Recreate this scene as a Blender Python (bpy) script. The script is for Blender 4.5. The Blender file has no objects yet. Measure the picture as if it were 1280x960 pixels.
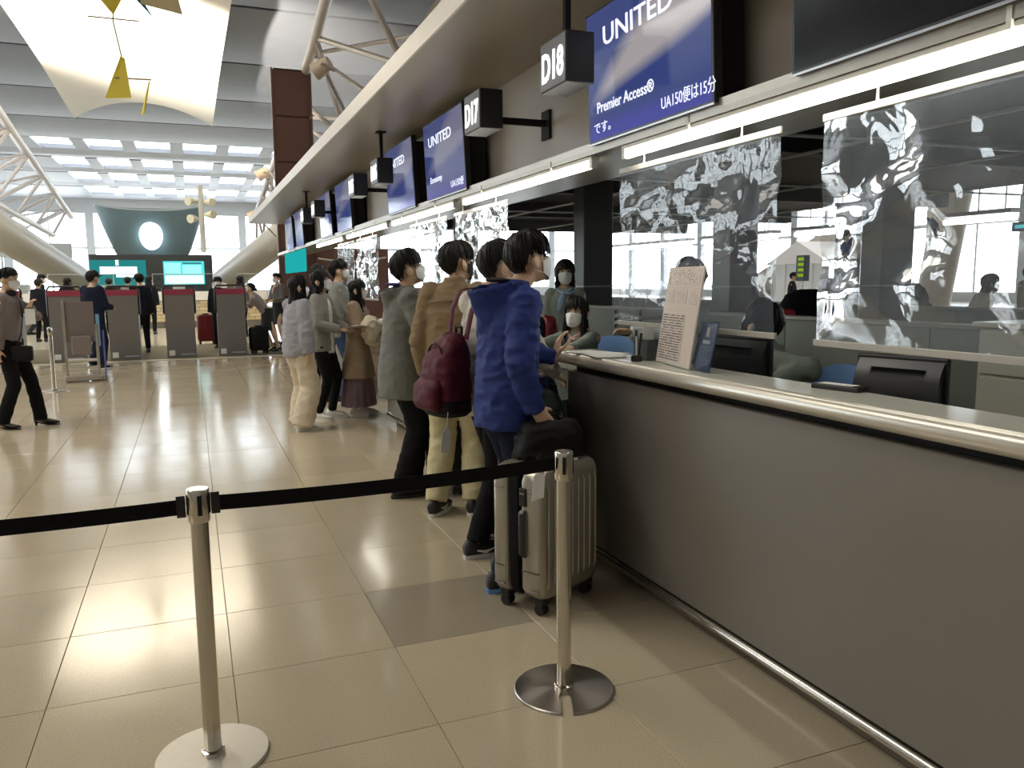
import bpy, bmesh, math, random
import numpy as np
from mathutils import Vector, Matrix, noise

SC = bpy.context.scene
COL = SC.collection
rnd = random.Random(7)

# ------------------------------------------------------------------ camera
def make_camera():
    F, H = 1000.0, 1.5
    pitch = math.atan(128 / F); roll = math.radians(0.5)
    th = math.atan((640 - 238) / F * math.cos(pitch))
    fh = Vector((math.sin(th), math.cos(th), 0)); rh = Vector((math.cos(th), -math.sin(th), 0)); up = Vector((0, 0, 1))
    fwd = fh * math.cos(pitch) - up * math.sin(pitch)
    cup = fh * math.sin(pitch) + up * math.cos(pitch)
    r = rh * math.cos(roll) - cup * math.sin(roll)
    u = cup * math.cos(roll) + rh * math.sin(roll)
    cam = bpy.data.cameras.new('camera'); ob = bpy.data.objects.new('camera', cam); COL.objects.link(ob)
    cam.sensor_width = 36; cam.lens = F / 1280 * 36; cam.clip_end = 500; cam.clip_start = 0.05
    m = Matrix((r, u, -fwd)).transposed().to_4x4(); m.translation = (0, 0, H)
    ob.matrix_world = m
    SC.camera = ob
make_camera()

# ------------------------------------------------------------------ world, lights, exposure
SC.view_settings.view_transform = 'Standard'
SC.view_settings.look = 'None'
SC.view_settings.gamma = 1.0
SC.view_settings.use_curve_mapping = False
SC.view_settings.exposure = 0.14
SC.cycles.use_denoising = True
SC.cycles.max_bounces = 8
SC.cycles.transparent_max_bounces = 16
SC.cycles.sample_clamp_indirect = 6.0
SC.cycles.caustics_reflective = False
SC.cycles.caustics_refractive = False
W = bpy.data.worlds.new('daylight'); SC.world = W; W.use_nodes = True
bg = W.node_tree.nodes['Background']
bg.inputs[0].default_value = (0.88, 0.95, 1.0, 1); bg.inputs[1].default_value = 7.0

def area(name, loc, size, power, rot=(0, 0, 0), col=(1, 1, 1)):
    l = bpy.data.lights.new(name, 'AREA'); l.shape = 'RECTANGLE'; l.size, l.size_y = size; l.energy = power; l.color = col
    o = bpy.data.objects.new(name, l); o.location = loc; o.rotation_euler = rot; COL.objects.link(o); return o
WARM = (1.0, 0.94, 0.84)
for nm, x, y, w in (('hall_fill', -5.2, 9.0, 640), ('hall_fill', -12, 2, 520),
                    ('hall_fill', -9.5, 20, 420), ('hall_fill', -9.5, 33, 300), ('hall_fill', 18, 6, 420), ('hall_fill', 18, 20, 420)):
    area(nm, (x, y, 8.6), (5.0, 8.0), w, col=WARM)  # unseen fill lights, added in place of bounce from further sails; no fixtures
sp = bpy.data.lights.new('sail_uplight', 'SPOT'); sp.energy = 52000; sp.spot_size = math.radians(50); sp.spot_blend = 0.9; sp.shadow_soft_size = 0.3
sp.color = (1.0, 0.93, 0.80)
so = bpy.data.objects.new('sail_uplight', sp); so.location = (-6.5, 19.5, 2.6); COL.objects.link(so)
so.rotation_euler = (Vector((-1.3, 25.5, 8.0)) - Vector(so.location)).to_track_quat('-Z', 'Y').to_euler()

# ------------------------------------------------------------------ helpers
class MB:
    """collects shapes; build() links them as one mesh object"""
    def __init__(s): s.v = []; s.f = []; s.mi = []; s.cm = 0
    def add(s, vs, fs):
        b = len(s.v); s.v.extend([tuple(p) for p in vs])
        for f in fs: s.f.append([i + b for i in f]); s.mi.append(s.cm)
        return s
    def box(s, x0, x1, y0, y1, z0, z1):
        vs = [(x, y, z) for z in (z0, z1) for y in (y0, y1) for x in (x0, x1)]
        return s.add(vs, [(0, 2, 3, 1), (4, 5, 7, 6), (0, 1, 5, 4), (2, 6, 7, 3), (0, 4, 6, 2), (1, 3, 7, 5)])
    def rbox(s, x0, x1, y0, y1, z0, z1, r=.01, seg=2):
        bm = bmesh.new(); bmesh.ops.create_cube(bm, size=1)
        for v in bm.verts: v.co = Vector((x0 + (v.co.x + .5) * (x1 - x0), y0 + (v.co.y + .5) * (y1 - y0), z0 + (v.co.z + .5) * (z1 - z0)))
        bmesh.ops.bevel(bm, geom=bm.edges[:], offset=r, segments=seg, profile=.5, affect='EDGES')
        bm.verts.index_update(); s.add([v.co[:] for v in bm.verts], [[v.index for v in f.verts] for f in bm.faces]); bm.free(); return s
    def tube(s, pts, rad, n=10, up=None, flat=1.0, caps=True, dome=False):
        """rings round a polyline; rad: number, list, or list of (ra, rb); flat scales the second axis"""
        P = [Vector(p) for p in pts]; m = len(P)
        R = []
        for i in range(m):
            r = rad[i] if isinstance(rad, (list, tuple)) else rad
            R.append(r if isinstance(r, (list, tuple)) else (r, r * flat))
        T = []
        for i in range(m):
            a = P[max(i - 1, 0)]; b = P[min(i + 1, m - 1)]; t = (b - a)
            T.append(t.normalized() if t.length > 1e-9 else Vector((0, 0, 1)))
        u = Vector(up) if up else (Vector((1, 0, 0)) if abs(T[0].x) < .9 else Vector((0, 1, 0)))
        rings = []
        PP, RR, TT = P, R, T
        if dome:
            k = .85
            PP = [P[0] - T[0] * min(R[0]) * k] + P + [P[-1] + T[-1] * min(R[-1]) * k]
            RR = [(R[0][0] * .45, R[0][1] * .45)] + R + [(R[-1][0] * .45, R[-1][1] * .45)]
            TT = [T[0]] + T + [T[-1]]
        vs = []; fs = []
        for i in range(len(PP)):
            t = TT[i]; uu = (u - t * u.dot(t))
            uu = uu.normalized() if uu.length > 1e-6 else t.orthogonal().normalized()
            w = t.cross(uu); u = uu
            for k in range(n):
                a = 2 * math.pi * k / n
                vs.append(PP[i] + uu * (math.cos(a) * RR[i][0]) + w * (math.sin(a) * RR[i][1]))
        L = len(PP)
        for i in range(L - 1):
            for k in range(n):
                k2 = (k + 1) % n
                fs.append((i * n + k, i * n + k2, (i + 1) * n + k2, (i + 1) * n + k))
        if caps:
            fs.append(tuple(range(n - 1, -1, -1))); fs.append(tuple((L - 1) * n + k for k in range(n)))
        return s.add(vs, fs)
    def ell(s, c, r, n=16, m=10, rot=None):
        c = Vector(c); vs = []; fs = []
        M = rot if rot is not None else Matrix.Identity(3)
        vs.append(c + M @ Vector((0, 0, r[2])))
        for i in range(1, m):
            e = math.pi * i / m
            for k in range(n):
                a = 2 * math.pi * k / n
                vs.append(c + M @ Vector((r[0] * math.sin(e) * math.cos(a), r[1] * math.sin(e) * math.sin(a), r[2] * math.cos(e))))
        vs.append(c + M @ Vector((0, 0, -r[2])))
        for k in range(n): fs.append((0, 1 + k, 1 + (k + 1) % n))
        for i in range(m - 2):
            for k in range(n):
                a = 1 + i * n + k; b = 1 + i * n + (k + 1) % n
                fs.append((a, a + n, b + n, b))
        e = len(vs) - 1; q = 1 + (m - 2) * n
        for k in range(n): fs.append((q + k, e, q + (k + 1) % n))
        return s.add(vs, fs)
    def prism(s, poly, axis, a0, a1):
        """polygon (pairs) extruded along axis 0/1/2 from a0 to a1"""
        o = [i for i in range(3) if i != axis]; n = len(poly); vs = []
        for a in (a0, a1):
            for p in poly:
                q = [0, 0, 0]; q[axis] = a; q[o[0]] = p[0]; q[o[1]] = p[1]; vs.append(q)
        fs = [tuple(range(n - 1, -1, -1)), tuple(range(n, 2 * n))]
        for i in range(n): j = (i + 1) % n; fs.append((i, j, n + j, n + i))
        return s.add(vs, fs)
    def lathe(s, prof, n=24, c=(0, 0, 0)):
        vs = []; fs = []; m = len(prof)
        for r, z in prof:
            for k in range(n):
                a = 2 * math.pi * k / n; vs.append((c[0] + r * math.cos(a), c[1] + r * math.sin(a), c[2] + z))
        for i in range(m - 1):
            for k in range(n):
                k2 = (k + 1) % n; fs.append((i * n + k, i * n + k2, (i + 1) * n + k2, (i + 1) * n + k))
        fs.append(tuple(range(n - 1, -1, -1))); fs.append(tuple((m - 1) * n + k for k in range(n)))
        return s.add(vs, fs)
    def mesh(s, name):
        me = bpy.data.meshes.new(name); me.from_pydata([tuple(p) for p in s.v], [], s.f); me.update()
        return me
    def build(s, name, m, parent=None, smooth=False, loc=None, auto=None):
        me = s.mesh(name)
        ms = m if isinstance(m, (list, tuple)) else [m]
        for q in ms: me.materials.append(q)
        if len(ms) > 1: me.polygons.foreach_set('material_index', s.mi)
        bm = bmesh.new(); bm.from_mesh(me); bmesh.ops.recalc_face_normals(bm, faces=bm.faces[:]); bm.to_mesh(me); bm.free()
        if smooth:
            me.polygons.foreach_set('use_smooth', [True] * len(me.polygons))
            me.set_sharp_from_angle(angle=math.radians(auto or 40))
        o = bpy.data.objects.new(name, me); COL.objects.link(o)
        if parent is not None: o.parent = parent
        if loc is not None: o.location = loc
        return o

def tag(o, label=None, cat=None, group=None, kind=None):
    if label: o['label'] = label
    if cat: o['category'] = cat
    if group: o['group'] = group
    if kind: o['kind'] = kind
    return o
def thing(name, label, cat, loc=(0, 0, 0), rz=0, group=None):
    o = bpy.data.objects.new(name, None); COL.objects.link(o); o.empty_display_size = .1
    o.location = loc; o.rotation_euler = (0, 0, rz)
    return tag(o, label, cat, group)
def copy_thing(root, loc, rz=None, label=None, group=None):
    r = root.copy(); COL.objects.link(r); r.location = loc
    if rz is not None: r.rotation_euler = (0, 0, rz)
    tag(r, label, None, group)
    for ch in root.children:
        c = ch.copy(); COL.objects.link(c); c.parent = r
        for g in ch.children:
            d = g.copy(); COL.objects.link(d); d.parent = c
    return r
def struct(o): o['kind'] = 'structure'; return o

# ------------------------------------------------------------------ materials
MATS = {}
def mat(name, col, rough=.5, metal=0.0, var=.06, scale=25.0, bump=0.0, bscale=60.0, stretch=(1, 1, 1), spec=None, coat=0, sheen=0, alpha=None, rand=0.0):
    if name in MATS: return MATS[name]
    m = bpy.data.materials.new(name); m.use_nodes = True; nt = m.node_tree; N = nt.nodes; L = nt.links
    b = N['Principled BSDF']
    tc = N.new('ShaderNodeTexCoord'); mp = N.new('ShaderNodeMapping'); mp.inputs['Scale'].default_value = stretch
    L.new(tc.outputs['Object'], mp.inputs['Vector'])
    nz = N.new('ShaderNodeTexNoise'); nz.inputs['Scale'].default_value = scale; nz.inputs['Detail'].default_value = 3
    L.new(mp.outputs['Vector'], nz.inputs['Vector'])
    mx = N.new('ShaderNodeMix'); mx.data_type = 'RGBA'
    c = list(col)[:3]
    mx.inputs['A'].default_value = [max(0, x * (1 - var)) for x in c] + [1]
    mx.inputs['B'].default_value = [min(1, x * (1 + var)) for x in c] + [1]
    L.new(nz.outputs['Fac'], mx.inputs['Factor'])
    out = mx.outputs['Result']
    if rand:
        oi = N.new('ShaderNodeObjectInfo'); hs = N.new('ShaderNodeHueSaturation')
        mr = N.new('ShaderNodeMapRange'); mr.inputs['To Min'].default_value = 1 - rand; mr.inputs['To Max'].default_value = 1 + rand
        L.new(oi.outputs['Random'], mr.inputs['Value']); L.new(mr.outputs['Result'], hs.inputs['Value']); L.new(out, hs.inputs['Color']); out = hs.outputs['Color']
    L.new(out, b.inputs['Base Color'])
    b.inputs['Roughness'].default_value = rough; b.inputs['Metallic'].default_value = metal
    if spec is not None: b.inputs['Specular IOR Level'].default_value = spec
    if coat: b.inputs['Coat Weight'].default_value = coat; b.inputs['Coat Roughness'].default_value = .1
    if sheen: b.inputs['Sheen Weight'].default_value = sheen
    if bump:
        n2 = N.new('ShaderNodeTexNoise'); n2.inputs['Scale'].default_value = bscale; n2.inputs['Detail'].default_value = 4
        L.new(mp.outputs['Vector'], n2.inputs['Vector'])
        bp = N.new('ShaderNodeBump'); bp.inputs['Strength'].default_value = bump; bp.inputs['Distance'].default_value = .01
        L.new(n2.outputs['Fac'], bp.inputs['Height']); L.new(bp.outputs['Normal'], b.inputs['Normal'])
    MATS[name] = m; return m
def emit(name, col, strength, var=.03):
    if name in MATS: return MATS[name]
    m = bpy.data.materials.new(name); m.use_nodes = True; nt = m.node_tree; N = nt.nodes; L = nt.links
    N.remove(N['Principled BSDF']); e = N.new('ShaderNodeEmission'); o = N['Material Output']
    nz = N.new('ShaderNodeTexNoise'); nz.inputs['Scale'].default_value = 3
    mx = N.new('ShaderNodeMix'); mx.data_type = 'RGBA'
    mx.inputs['A'].default_value = [x * (1 - var) for x in col] + [1]; mx.inputs['B'].default_value = list(col) + [1]
    L.new(nz.outputs['Fac'], mx.inputs['Factor']); L.new(mx.outputs['Result'], e.inputs[0])
    e.inputs[1].default_value = strength; L.new(e.outputs[0], o.inputs['Surface'])
    MATS[name] = m; return m
def clear(name, tint=(.95, .97, .97), gloss=.08, gmax=.75, rough=.03, haze=0.0, hazecol=(.8, .85, .9), bump=0.0, bscale=8.0):
    """thin clear sheet: transparent with a fresnel gloss and a little milky haze"""
    if name in MATS: return MATS[name]
    m = bpy.data.materials.new(name); m.use_nodes = True; nt = m.node_tree; N = nt.nodes; L = nt.links
    N.remove(N['Principled BSDF']); o = N['Material Output']
    t = N.new('ShaderNodeBsdfTransparent'); t.inputs[0].default_value = list(tint) + [1]
    g = N.new('ShaderNodeBsdfGlossy'); g.inputs['Roughness'].default_value = rough
    lw = N.new('ShaderNodeLayerWeight'); lw.inputs['Blend'].default_value = .25
    mr = N.new('ShaderNodeMapRange'); mr.inputs['To Min'].default_value = gloss; mr.inputs['To Max'].default_value = gmax
    if bump:
        tc = N.new('ShaderNodeTexCoord'); nz = N.new('ShaderNodeTexNoise'); nz.inputs['Scale'].default_value = bscale; nz.inputs['Detail'].default_value = 2
        nz.inputs['Distortion'].default_value = 1.2
        bp = N.new('ShaderNodeBump'); bp.inputs['Strength'].default_value = bump; bp.inputs['Distance'].default_value = .03
        L.new(tc.outputs['Object'], nz.inputs['Vector']); L.new(nz.outputs['Fac'], bp.inputs['Height']); L.new(bp.outputs['Normal'], g.inputs['Normal']); L.new(bp.outputs['Normal'], lw.inputs['Normal'])
    L.new(lw.outputs['Fresnel'], mr.inputs['Value'])
    m1 = N.new('ShaderNodeMixShader'); L.new(mr.outputs['Result'], m1.inputs[0]); L.new(t.outputs[0], m1.inputs[1]); L.new(g.outputs[0], m1.inputs[2])
    out = m1.outputs[0]
    if haze:
        d = N.new('ShaderNodeBsdfTranslucent'); d.inputs[0].default_value = list(hazecol) + [1]
        d2 = N.new('ShaderNodeBsdfDiffuse'); d2.inputs[0].default_value = list(hazecol) + [1]
        md = N.new('ShaderNodeMixShader'); md.inputs[0].default_value = .5; L.new(d.outputs[0], md.inputs[1]); L.new(d2.outputs[0], md.inputs[2])
        m2 = N.new('ShaderNodeMixShader'); m2.inputs[0].default_value = haze; L.new(out, m2.inputs[1]); L.new(md.outputs[0], m2.inputs[2]); out = m2.outputs[0]
    L.new(out, o.inputs['Surface'])
    MATS[name] = m; return m

def text(name, body, size, m, parent, loc, rot, ext=.002, align='LEFT', sx=1.0, bold=0.0, spacing=1.0, shear=0.0):
    cu = bpy.data.curves.new(name, 'FONT'); cu.body = body; cu.size = size; cu.extrude = ext; cu.align_x = align; cu.offset = bold; cu.space_character = spacing; cu.shear = shear
    cu.resolution_u = 3
    ob = bpy.data.objects.new(name, cu); COL.objects.link(ob)
    dg = bpy.context.evaluated_depsgraph_get(); dg.update()
    me = bpy.data.meshes.new_from_object(ob.evaluated_get(dg)); me.name = name
    bpy.data.objects.remove(ob)
    me.materials.clear(); me.materials.append(m)
    o = bpy.data.objects.new(name, me); COL.objects.link(o)
    o.parent = parent; o.location = loc; o.rotation_euler = rot; o.scale = (sx, 1, 1)
    return o
FACE_HALL = (math.pi / 2, 0, -math.pi / 2)      # text that reads from the passengers' side (facing -X)
# ------------------------------------------------------------------ floor
def floor_mat(name, grid=True, rand=0.0):
    m = mat(name, (.54, .46, .325), rough=.13, var=.05, scale=3.0, rand=rand, spec=.55)
    nt = m.node_tree; N = nt.nodes; L = nt.links; b = N['Principled BSDF']
    src = b.inputs['Base Color'].links[0].from_socket
    tc = N.new('ShaderNodeTexCoord')
    sp = N.new('ShaderNodeTexNoise'); sp.inputs['Scale'].default_value = 160; sp.inputs['Detail'].default_value = 2
    geo = N.new('ShaderNodeNewGeometry'); L.new(geo.outputs['Position'], sp.inputs['Vector'])
    rp = N.new('ShaderNodeMapRange'); rp.inputs['From Min'].default_value = .35; rp.inputs['From Max'].default_value = .65; rp.inputs['To Min'].default_value = .9; rp.inputs['To Max'].default_value = 1.08
    L.new(sp.outputs['Fac'], rp.inputs['Value'])
    mm = N.new('ShaderNodeVectorMath'); mm.operation = 'SCALE'; L.new(src, mm.inputs[0]); L.new(rp.outputs['Result'], mm.inputs['Scale'])
    out = mm.outputs[0]
    if grid:
        mp = N.new('ShaderNodeMapping'); mp.inputs['Location'].default_value = (-.075, -.575, 0); L.new(geo.outputs['Position'], mp.inputs['Vector'])
        br = N.new('ShaderNodeTexBrick'); br.offset = 0; br.inputs['Scale'].default_value = 1.0; br.inputs['Brick Width'].default_value = .635; br.inputs['Row Height'].default_value = .635
        br.inputs['Mortar Size'].default_value = .003; br.inputs['Mortar Smooth'].default_value = 0
        br.inputs['Color1'].default_value = (1, 1, 1, 1); br.inputs['Color2'].default_value = (.95, .95, .95, 1); br.inputs['Mortar'].default_value = (.55, .5, .45, 1)
        L.new(mp.outputs['Vector'], br.inputs['Vector'])
        mv = N.new('ShaderNodeVectorMath'); mv.operation = 'MULTIPLY'; L.new(out, mv.inputs[0]); L.new(br.outputs['Color'], mv.inputs[1]); out = mv.outputs[0]
    L.new(out, b.inputs['Base Color'])
    # uneven polish
    n2 = N.new('ShaderNodeTexNoise'); n2.inputs['Scale'].default_value = 2.2; L.new(geo.outputs['Position'], n2.inputs['Vector'])
    r2 = N.new('ShaderNodeMapRange'); r2.inputs['To Min'].default_value = .07; r2.inputs['To Max'].default_value = .2; L.new(n2.outputs['Fac'], r2.inputs['Value'])
    L.new(r2.outputs['Result'], b.inputs['Roughness'])
    n3 = N.new('ShaderNodeTexNoise'); n3.inputs['Scale'].default_value = 1.4; L.new(geo.outputs['Position'], n3.inputs['Vector'])
    bp = N.new('ShaderNodeBump'); bp.inputs['Strength'].default_value = .035; bp.inputs['Distance'].default_value = .02
    L.new(n3.outputs['Fac'], bp.inputs['Height']); L.new(bp.outputs['Normal'], b.inputs['Normal'])
    return m
X0, X1, Y0, Y1 = -2.465, 1.98, .575, 10.1
T = .635
fm = floor_mat('terrazzo_floor')
b = MB()
for (a0, a1, c0, c1) in ((-22, X0, -6, 86), (X1, 46, -6, 86), (X0, X1, -6, Y0), (X0, X1, Y1, 86)):
    b.add([(a0, c0, 0), (a1, c0, 0), (a1, c1, 0), (a0, c1, 0)], [(0, 1, 2, 3)])
floor = struct(b.build('floor', fm))
struct(MB().box(-22, 46, -6, 86, -.3, -.013).build('floor_slab', mat('mortar', (.26, .21, .14), .9)))
bed = MB().add([(X0, Y0, -.012), (X1, Y0, -.012), (X1, Y1, -.012), (X0, Y1, -.012)], [(0, 1, 2, 3)]).build('mortar_bed', mat('mortar', (.26, .21, .14), .9), floor)
tm = floor_mat('floor_tile_stone', grid=False, rand=.05)
tmd = mat('floor_tile_replaced', (.37, .32, .235), .16, var=.08, scale=4, spec=.55)
tb = bmesh.new(); bmesh.ops.create_cube(tb, size=1)
for v in tb.verts: v.co = Vector((v.co.x * (T - .0022), v.co.y * (T - .0022), (v.co.z - .5) * .011))
bmesh.ops.bevel(tb, geom=[e for e in tb.edges if all(v.co.z > -.001 for v in e.verts)], offset=.0015, segments=1, affect='EDGES')
tme = bpy.data.meshes.new('tile'); tb.to_mesh(tme); tme.materials.append(tm)
tme2 = tme.copy(); tme2.materials.clear(); tme2.materials.append(tmd)
for i in range(7):
    for j in range(15):
        o = bpy.data.objects.new('tile', tme2 if (i, j) == (5, 4) else tme); COL.objects.link(o); o.parent = floor
        o.location = (X0 + T * (i + .5), Y0 + T * (j + .5), rnd.uniform(-.0006, 0))
carpet = struct(MB().box(-9, 1.85, 17.5, 21.5, 0, .006).build('floor_carpet', mat('olive_carpet', (.13, .115, .07), .95, var=.2, scale=40, bump=.4, bscale=300)))
struct(MB().box(-9, 1.85, 17.36, 17.5, 0, .012).build('trim_1', mat('pale_threshold', (.6, .55, .45), .35)))
struct(MB().box(-20, 1.85, 21.5, 30.2, 0, .004).build('floor_vinyl', mat('pale_vinyl', (.72, .70, .64), .12, var=.04)))

# ------------------------------------------------------------------ roof of the hall
RZ = 9.5
def roof_mat():
    m = mat('roof_panel', (.17, .175, .195), .45, var=.05, scale=1.5)
    nt = m.node_tree; N = nt.nodes; L = nt.links; b = N['Principled BSDF']
    geo = N.new('ShaderNodeNewGeometry'); w = N.new('ShaderNodeTexWave'); w.bands_direction = 'Y'; w.inputs['Scale'].default_value = .33; w.wave_profile = 'SAW'
    L.new(geo.outputs['Position'], w.inputs['Vector'])
    bp = N.new('ShaderNodeBump'); bp.inputs['Strength'].default_value = .5; bp.inputs['Distance'].default_value = .15
    L.new(w.outputs['Fac'], bp.inputs['Height']); L.new(bp.outputs['Normal'], b.inputs['Normal'])
    return m
rm = roof_mat()
ceil = struct(MB().box(-22, 46, -6, 51, RZ + .5, RZ + .6).build('ceiling', mat('roof_void', (.02, .02, .022), .8)))
ys = [-6, 0, 6.4, 12.8, 19.2, 25.6, 32, 38.4, 44.8, 51.0]
for a, c in zip(ys[:-1], ys[1:]):
    bb = MB()
    n = 6
    poly = [(a + .09, RZ + .12)] + [(a + .09 + (c - a - .18) * i / n, RZ - .10 * math.sin(math.pi * i / n)) for i in range(n + 1)] + [(c - .09, RZ + .12)]
    bb.prism(poly, 0, -22, 46); bb.build('roof_panel', rm, ceil)
for a, c in ((55, 58.5), (63.5, 66), (72, 75), (82, 86)):
    MB().prism([(a, RZ + .3), (a, RZ + .05), ((a + c) / 2, RZ - .06), (c, RZ + .05), (c, RZ + .3)], 0, -22, 46).build('roof_beam', rm, ceil)
pane = clear('window_glass', (.97, .98, .98), gloss=.03, gmax=.12)
wn = 0
for a, c in ((51.0, 55), (58.5, 63.5), (66, 72), (75, 82)):
    xs = [-22, -10.2] + [-10.2 + 2.6 * k for k in range(1, 7)] + [7.8]
    MB().box(-22, -7.6, a, c, RZ, RZ + .18).build('roof_panel', rm, ceil)
    MB().box(7.6, 46, a, c, RZ, RZ + .18).build('roof_panel', rm, ceil)
    for k in range(6):
        x = -7.6 + 2.56 * k
        MB().box(x + 1.85, x + 2.56, a, c, RZ, RZ + .18).build('roof_bar', rm, ceil)
        wn += 1
        w_ = struct(MB().box(x - .1, x + 1.95, a - .05, c + .05, RZ + .2, RZ + .22).build('window_%d' % wn, pane))
# ------------------------------------------------------------------ outer walls with daylight windows
wm = mat('grey_wall', (.42, .43, .45), .7, var=.04, scale=2)
frm = mat('white_mullion', (.62, .64, .66), .45)
def window_wall(nm, axis, at, lo, hi, z0, z1, step, base=0.0, top=RZ + .9, bars=(5.0,), pw=.7):
    """wall in the plane axis=at with glazed bays between pillars"""
    global wn
    B = lambda: MB()
    def bx(a0, a1, q0, q1, t=.25):
        return B().box(at - t, at + t, a0, a1, q0, q1) if axis == 0 else B().box(a0, a1, at - t, at + t, q0, q1)
    wall = struct(bx(lo, hi, base, z0).build(nm, wm))
    bx(lo, hi, z1, top).build('lintel', wm, wall)
    n = max(1, round((hi - lo) / step)); st = (hi - lo) / n
    for i in range(n + 1):
        bx(lo + st * i - pw / 2, lo + st * i + pw / 2, z0, z1).build('pillar', wm, wall)
    for i in range(n):
        a, c = lo + st * i + pw / 2, lo + st * (i + 1) - pw / 2
        wn += 1
        p = struct(bx(a, c, z0, z1, .01).build('window_%d' % wn, pane))
        fr = B()
        for q in list(bars):
            for s_ in (bx(a, c, q - .12, q + .12, .12),): fr.add(s_.v, s_.f)
        for k in (1,):
            x = a + (c - a) * k / 2; s_ = bx(x - .06, x + .06, z0, z1, .08); fr.add(s_.v, s_.f)
        fr.build('window_frame', frm, p)
window_wall('wall_far', 1, 85.7, -22, 46, .9, 8.2, 6.8, bars=(5.0,))
window_wall('wall_left', 0, -21.8, 24, 85, .9, 7.5, 7.6, bars=(4.4,))
window_wall('wall_right', 0, 45.8, -6, 85, .6, 7.5, 6.5, bars=(4.9,))
struct(MB().box(-22, -21.6, -6, 24, 0, RZ + .9).build('wall_left_solid', wm))
struct(MB().box(-22, 46, -6.4, -6, 0, RZ + .9).build('wall_back', wm))

# ------------------------------------------------------------------ soffit and fascia over the counter island
sm_ = mat('soffit_paint', (.36, .33, .28), .38, var=.05, scale=2)
fas = mat('fascia_paint', (.44, .41, .37), .5, var=.04, scale=3)
sof = struct(MB().box(1.40, 2.62, -3, 20.5, 2.93, 3.0).build('ceiling_soffit', sm_))
MB().box(1.385, 1.40, -3, 20.52, 2.925, 3.05).build('edge_trim', mat('soffit_edge', (.72, .68, .62), .35), sof)
fc = struct(MB().box(2.22, 2.62, -3, 20.3, 2.19, 2.93).build('trim_fascia', fas))
MB().box(2.02, 2.62, -3, 20.3, 2.165, 2.19).build('light_shelf', mat('shelf_metal', (.42, .40, .35), .3, .6), fc)
MB().box(2.02, 2.03, -3, 20.3, 2.19, 2.225).build('shelf_lip', mat('shelf_lip', (.5, .47, .42), .3, .6), fc)
dark = mat('black_ceiling', (.012, .012, .013), .7, var=.2)
cd = struct(MB().box(2.62, 12.5, -3, 21, 2.98, 3.1).build('ceiling_back_office', dark))
for k in range(6):
    y = -1.5 + 4.0 * k
    MB().box(2.62, 12.5, y, y + .18, 2.74, 2.98).build('beam', mat('dark_beam', (.03, .03, .032), .6), cd)
rail = mat('white_rail', (.62, .64, .64), .35)
for x, z in ((4.0, 2.62), (5.4, 2.66), (7.6, 2.7), (10.2, 2.72)):
    MB().tube([(x, -2.5, z), (x, 20.5, z)], .016, 6).build('ceiling_rail', rail, cd)
for y in (2.6, 4.9, 7.6, 11.5):
    MB().tube([(2.7, y, 2.55), (12.3, y, 2.6)], .014, 6).build('ceiling_rail', rail, cd)
# ------------------------------------------------------------------ check-in counter
cg = mat('counter_laminate', (.20, .184, .158), .42, var=.04, scale=6, bump=.03, bscale=400)
steel = mat('brushed_steel', (.56, .53, .47), .26, .95, var=.06, scale=30, stretch=(1, 1, .05))
blk = mat('black_plastic', (.012, .012, .013), .38, var=.3)
blkm = mat('matte_black', (.008, .008, .009), .8, var=.3)
def counter(y0, y1, label, endcap=True):
    c = thing('check_in_counter', label, 'counter', (2.1, (y0 + y1) / 2, 0)); yo = (y0 + y1) / 2; h = (y1 - y0) / 2
    MB().rbox(-.17, .0, -h, h, .105, 1.012, .004, 1).build('front_panel', cg, c)
    MB().box(-.13, .0, -h + .03, h - .03, 1.012, 1.050).build('shadow_gap', blkm, c)
    MB().box(-.08, .0, -h + .01, h - .01, 0, .105).build('kick_plate', blkm, c)
    MB().tube([(-.165, -h, .078), (-.165, h, .078)], .021, 12).build('foot_rail', steel, c, True)
    return c
counter(-1.6, 4.0, 'long taupe grey check-in counter with steel foot rail beside belt post')
counter(5.75, 8.5, 'taupe grey check-in counter behind the grey jacketed passengers')
counter(10.7, 13.4, 'taupe grey check-in counter beyond the group of girls')
topm = mat('counter_top_laminate', (.60, .59, .52), .16, var=.03, scale=5, spec=.6)
nosem = mat('counter_nosing', (.62, .58, .50), .24, .35, var=.04, scale=5, spec=.6)
def worktop(y0, y1, label):
    yo = (y0 + y1) / 2; h = (y1 - y0) / 2
    c = thing('counter_worktop', label, 'worktop', (1.9, yo, 1.053))
    MB().rbox(-.015, .205, -h + .01, h - .01, .0, .066, .003, 1).build('top_board', topm, c)
    prof = [(-.012 + .034 * -math.sin(a), .033 + .034 * math.cos(a)) for a in [math.pi * i / 12 for i in range(13)]]
    MB().prism(prof + [(-.012, .0)], 1, -h, h).build('nosing', nosem, c, True)
    return c
worktop(-1.6, 4.03, 'pale grey counter top with rounded steel nosing under the notice boards')
worktop(5.72, 8.53, 'pale grey counter top behind the boy in the grey jacket')
worktop(10.67, 13.43, 'pale grey counter top beyond the group of girls')

# weighing desk between the counters, conveyor behind
gg = mat('grey_green_panel', (.085, .10, .085), .45, var=.06, scale=8)
d = thing('weighing_desk', 'dark grey-green set back desk at the end of the long counter', 'desk', (2.35, 4.85, 0))
MB().rbox(-.2, .14, -.78, .7, .02, .96, .006, 1).build('body', gg, d)
MB().rbox(-.22, .15, -.79, .72, .96, 1.0, .008, 2).build('top', mat('desk_top_green', (.27, .29, .25), .3), d)
MB().box(-.17, .2, -.7, .7, 0, .02).build('plinth', blkm, d)

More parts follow.
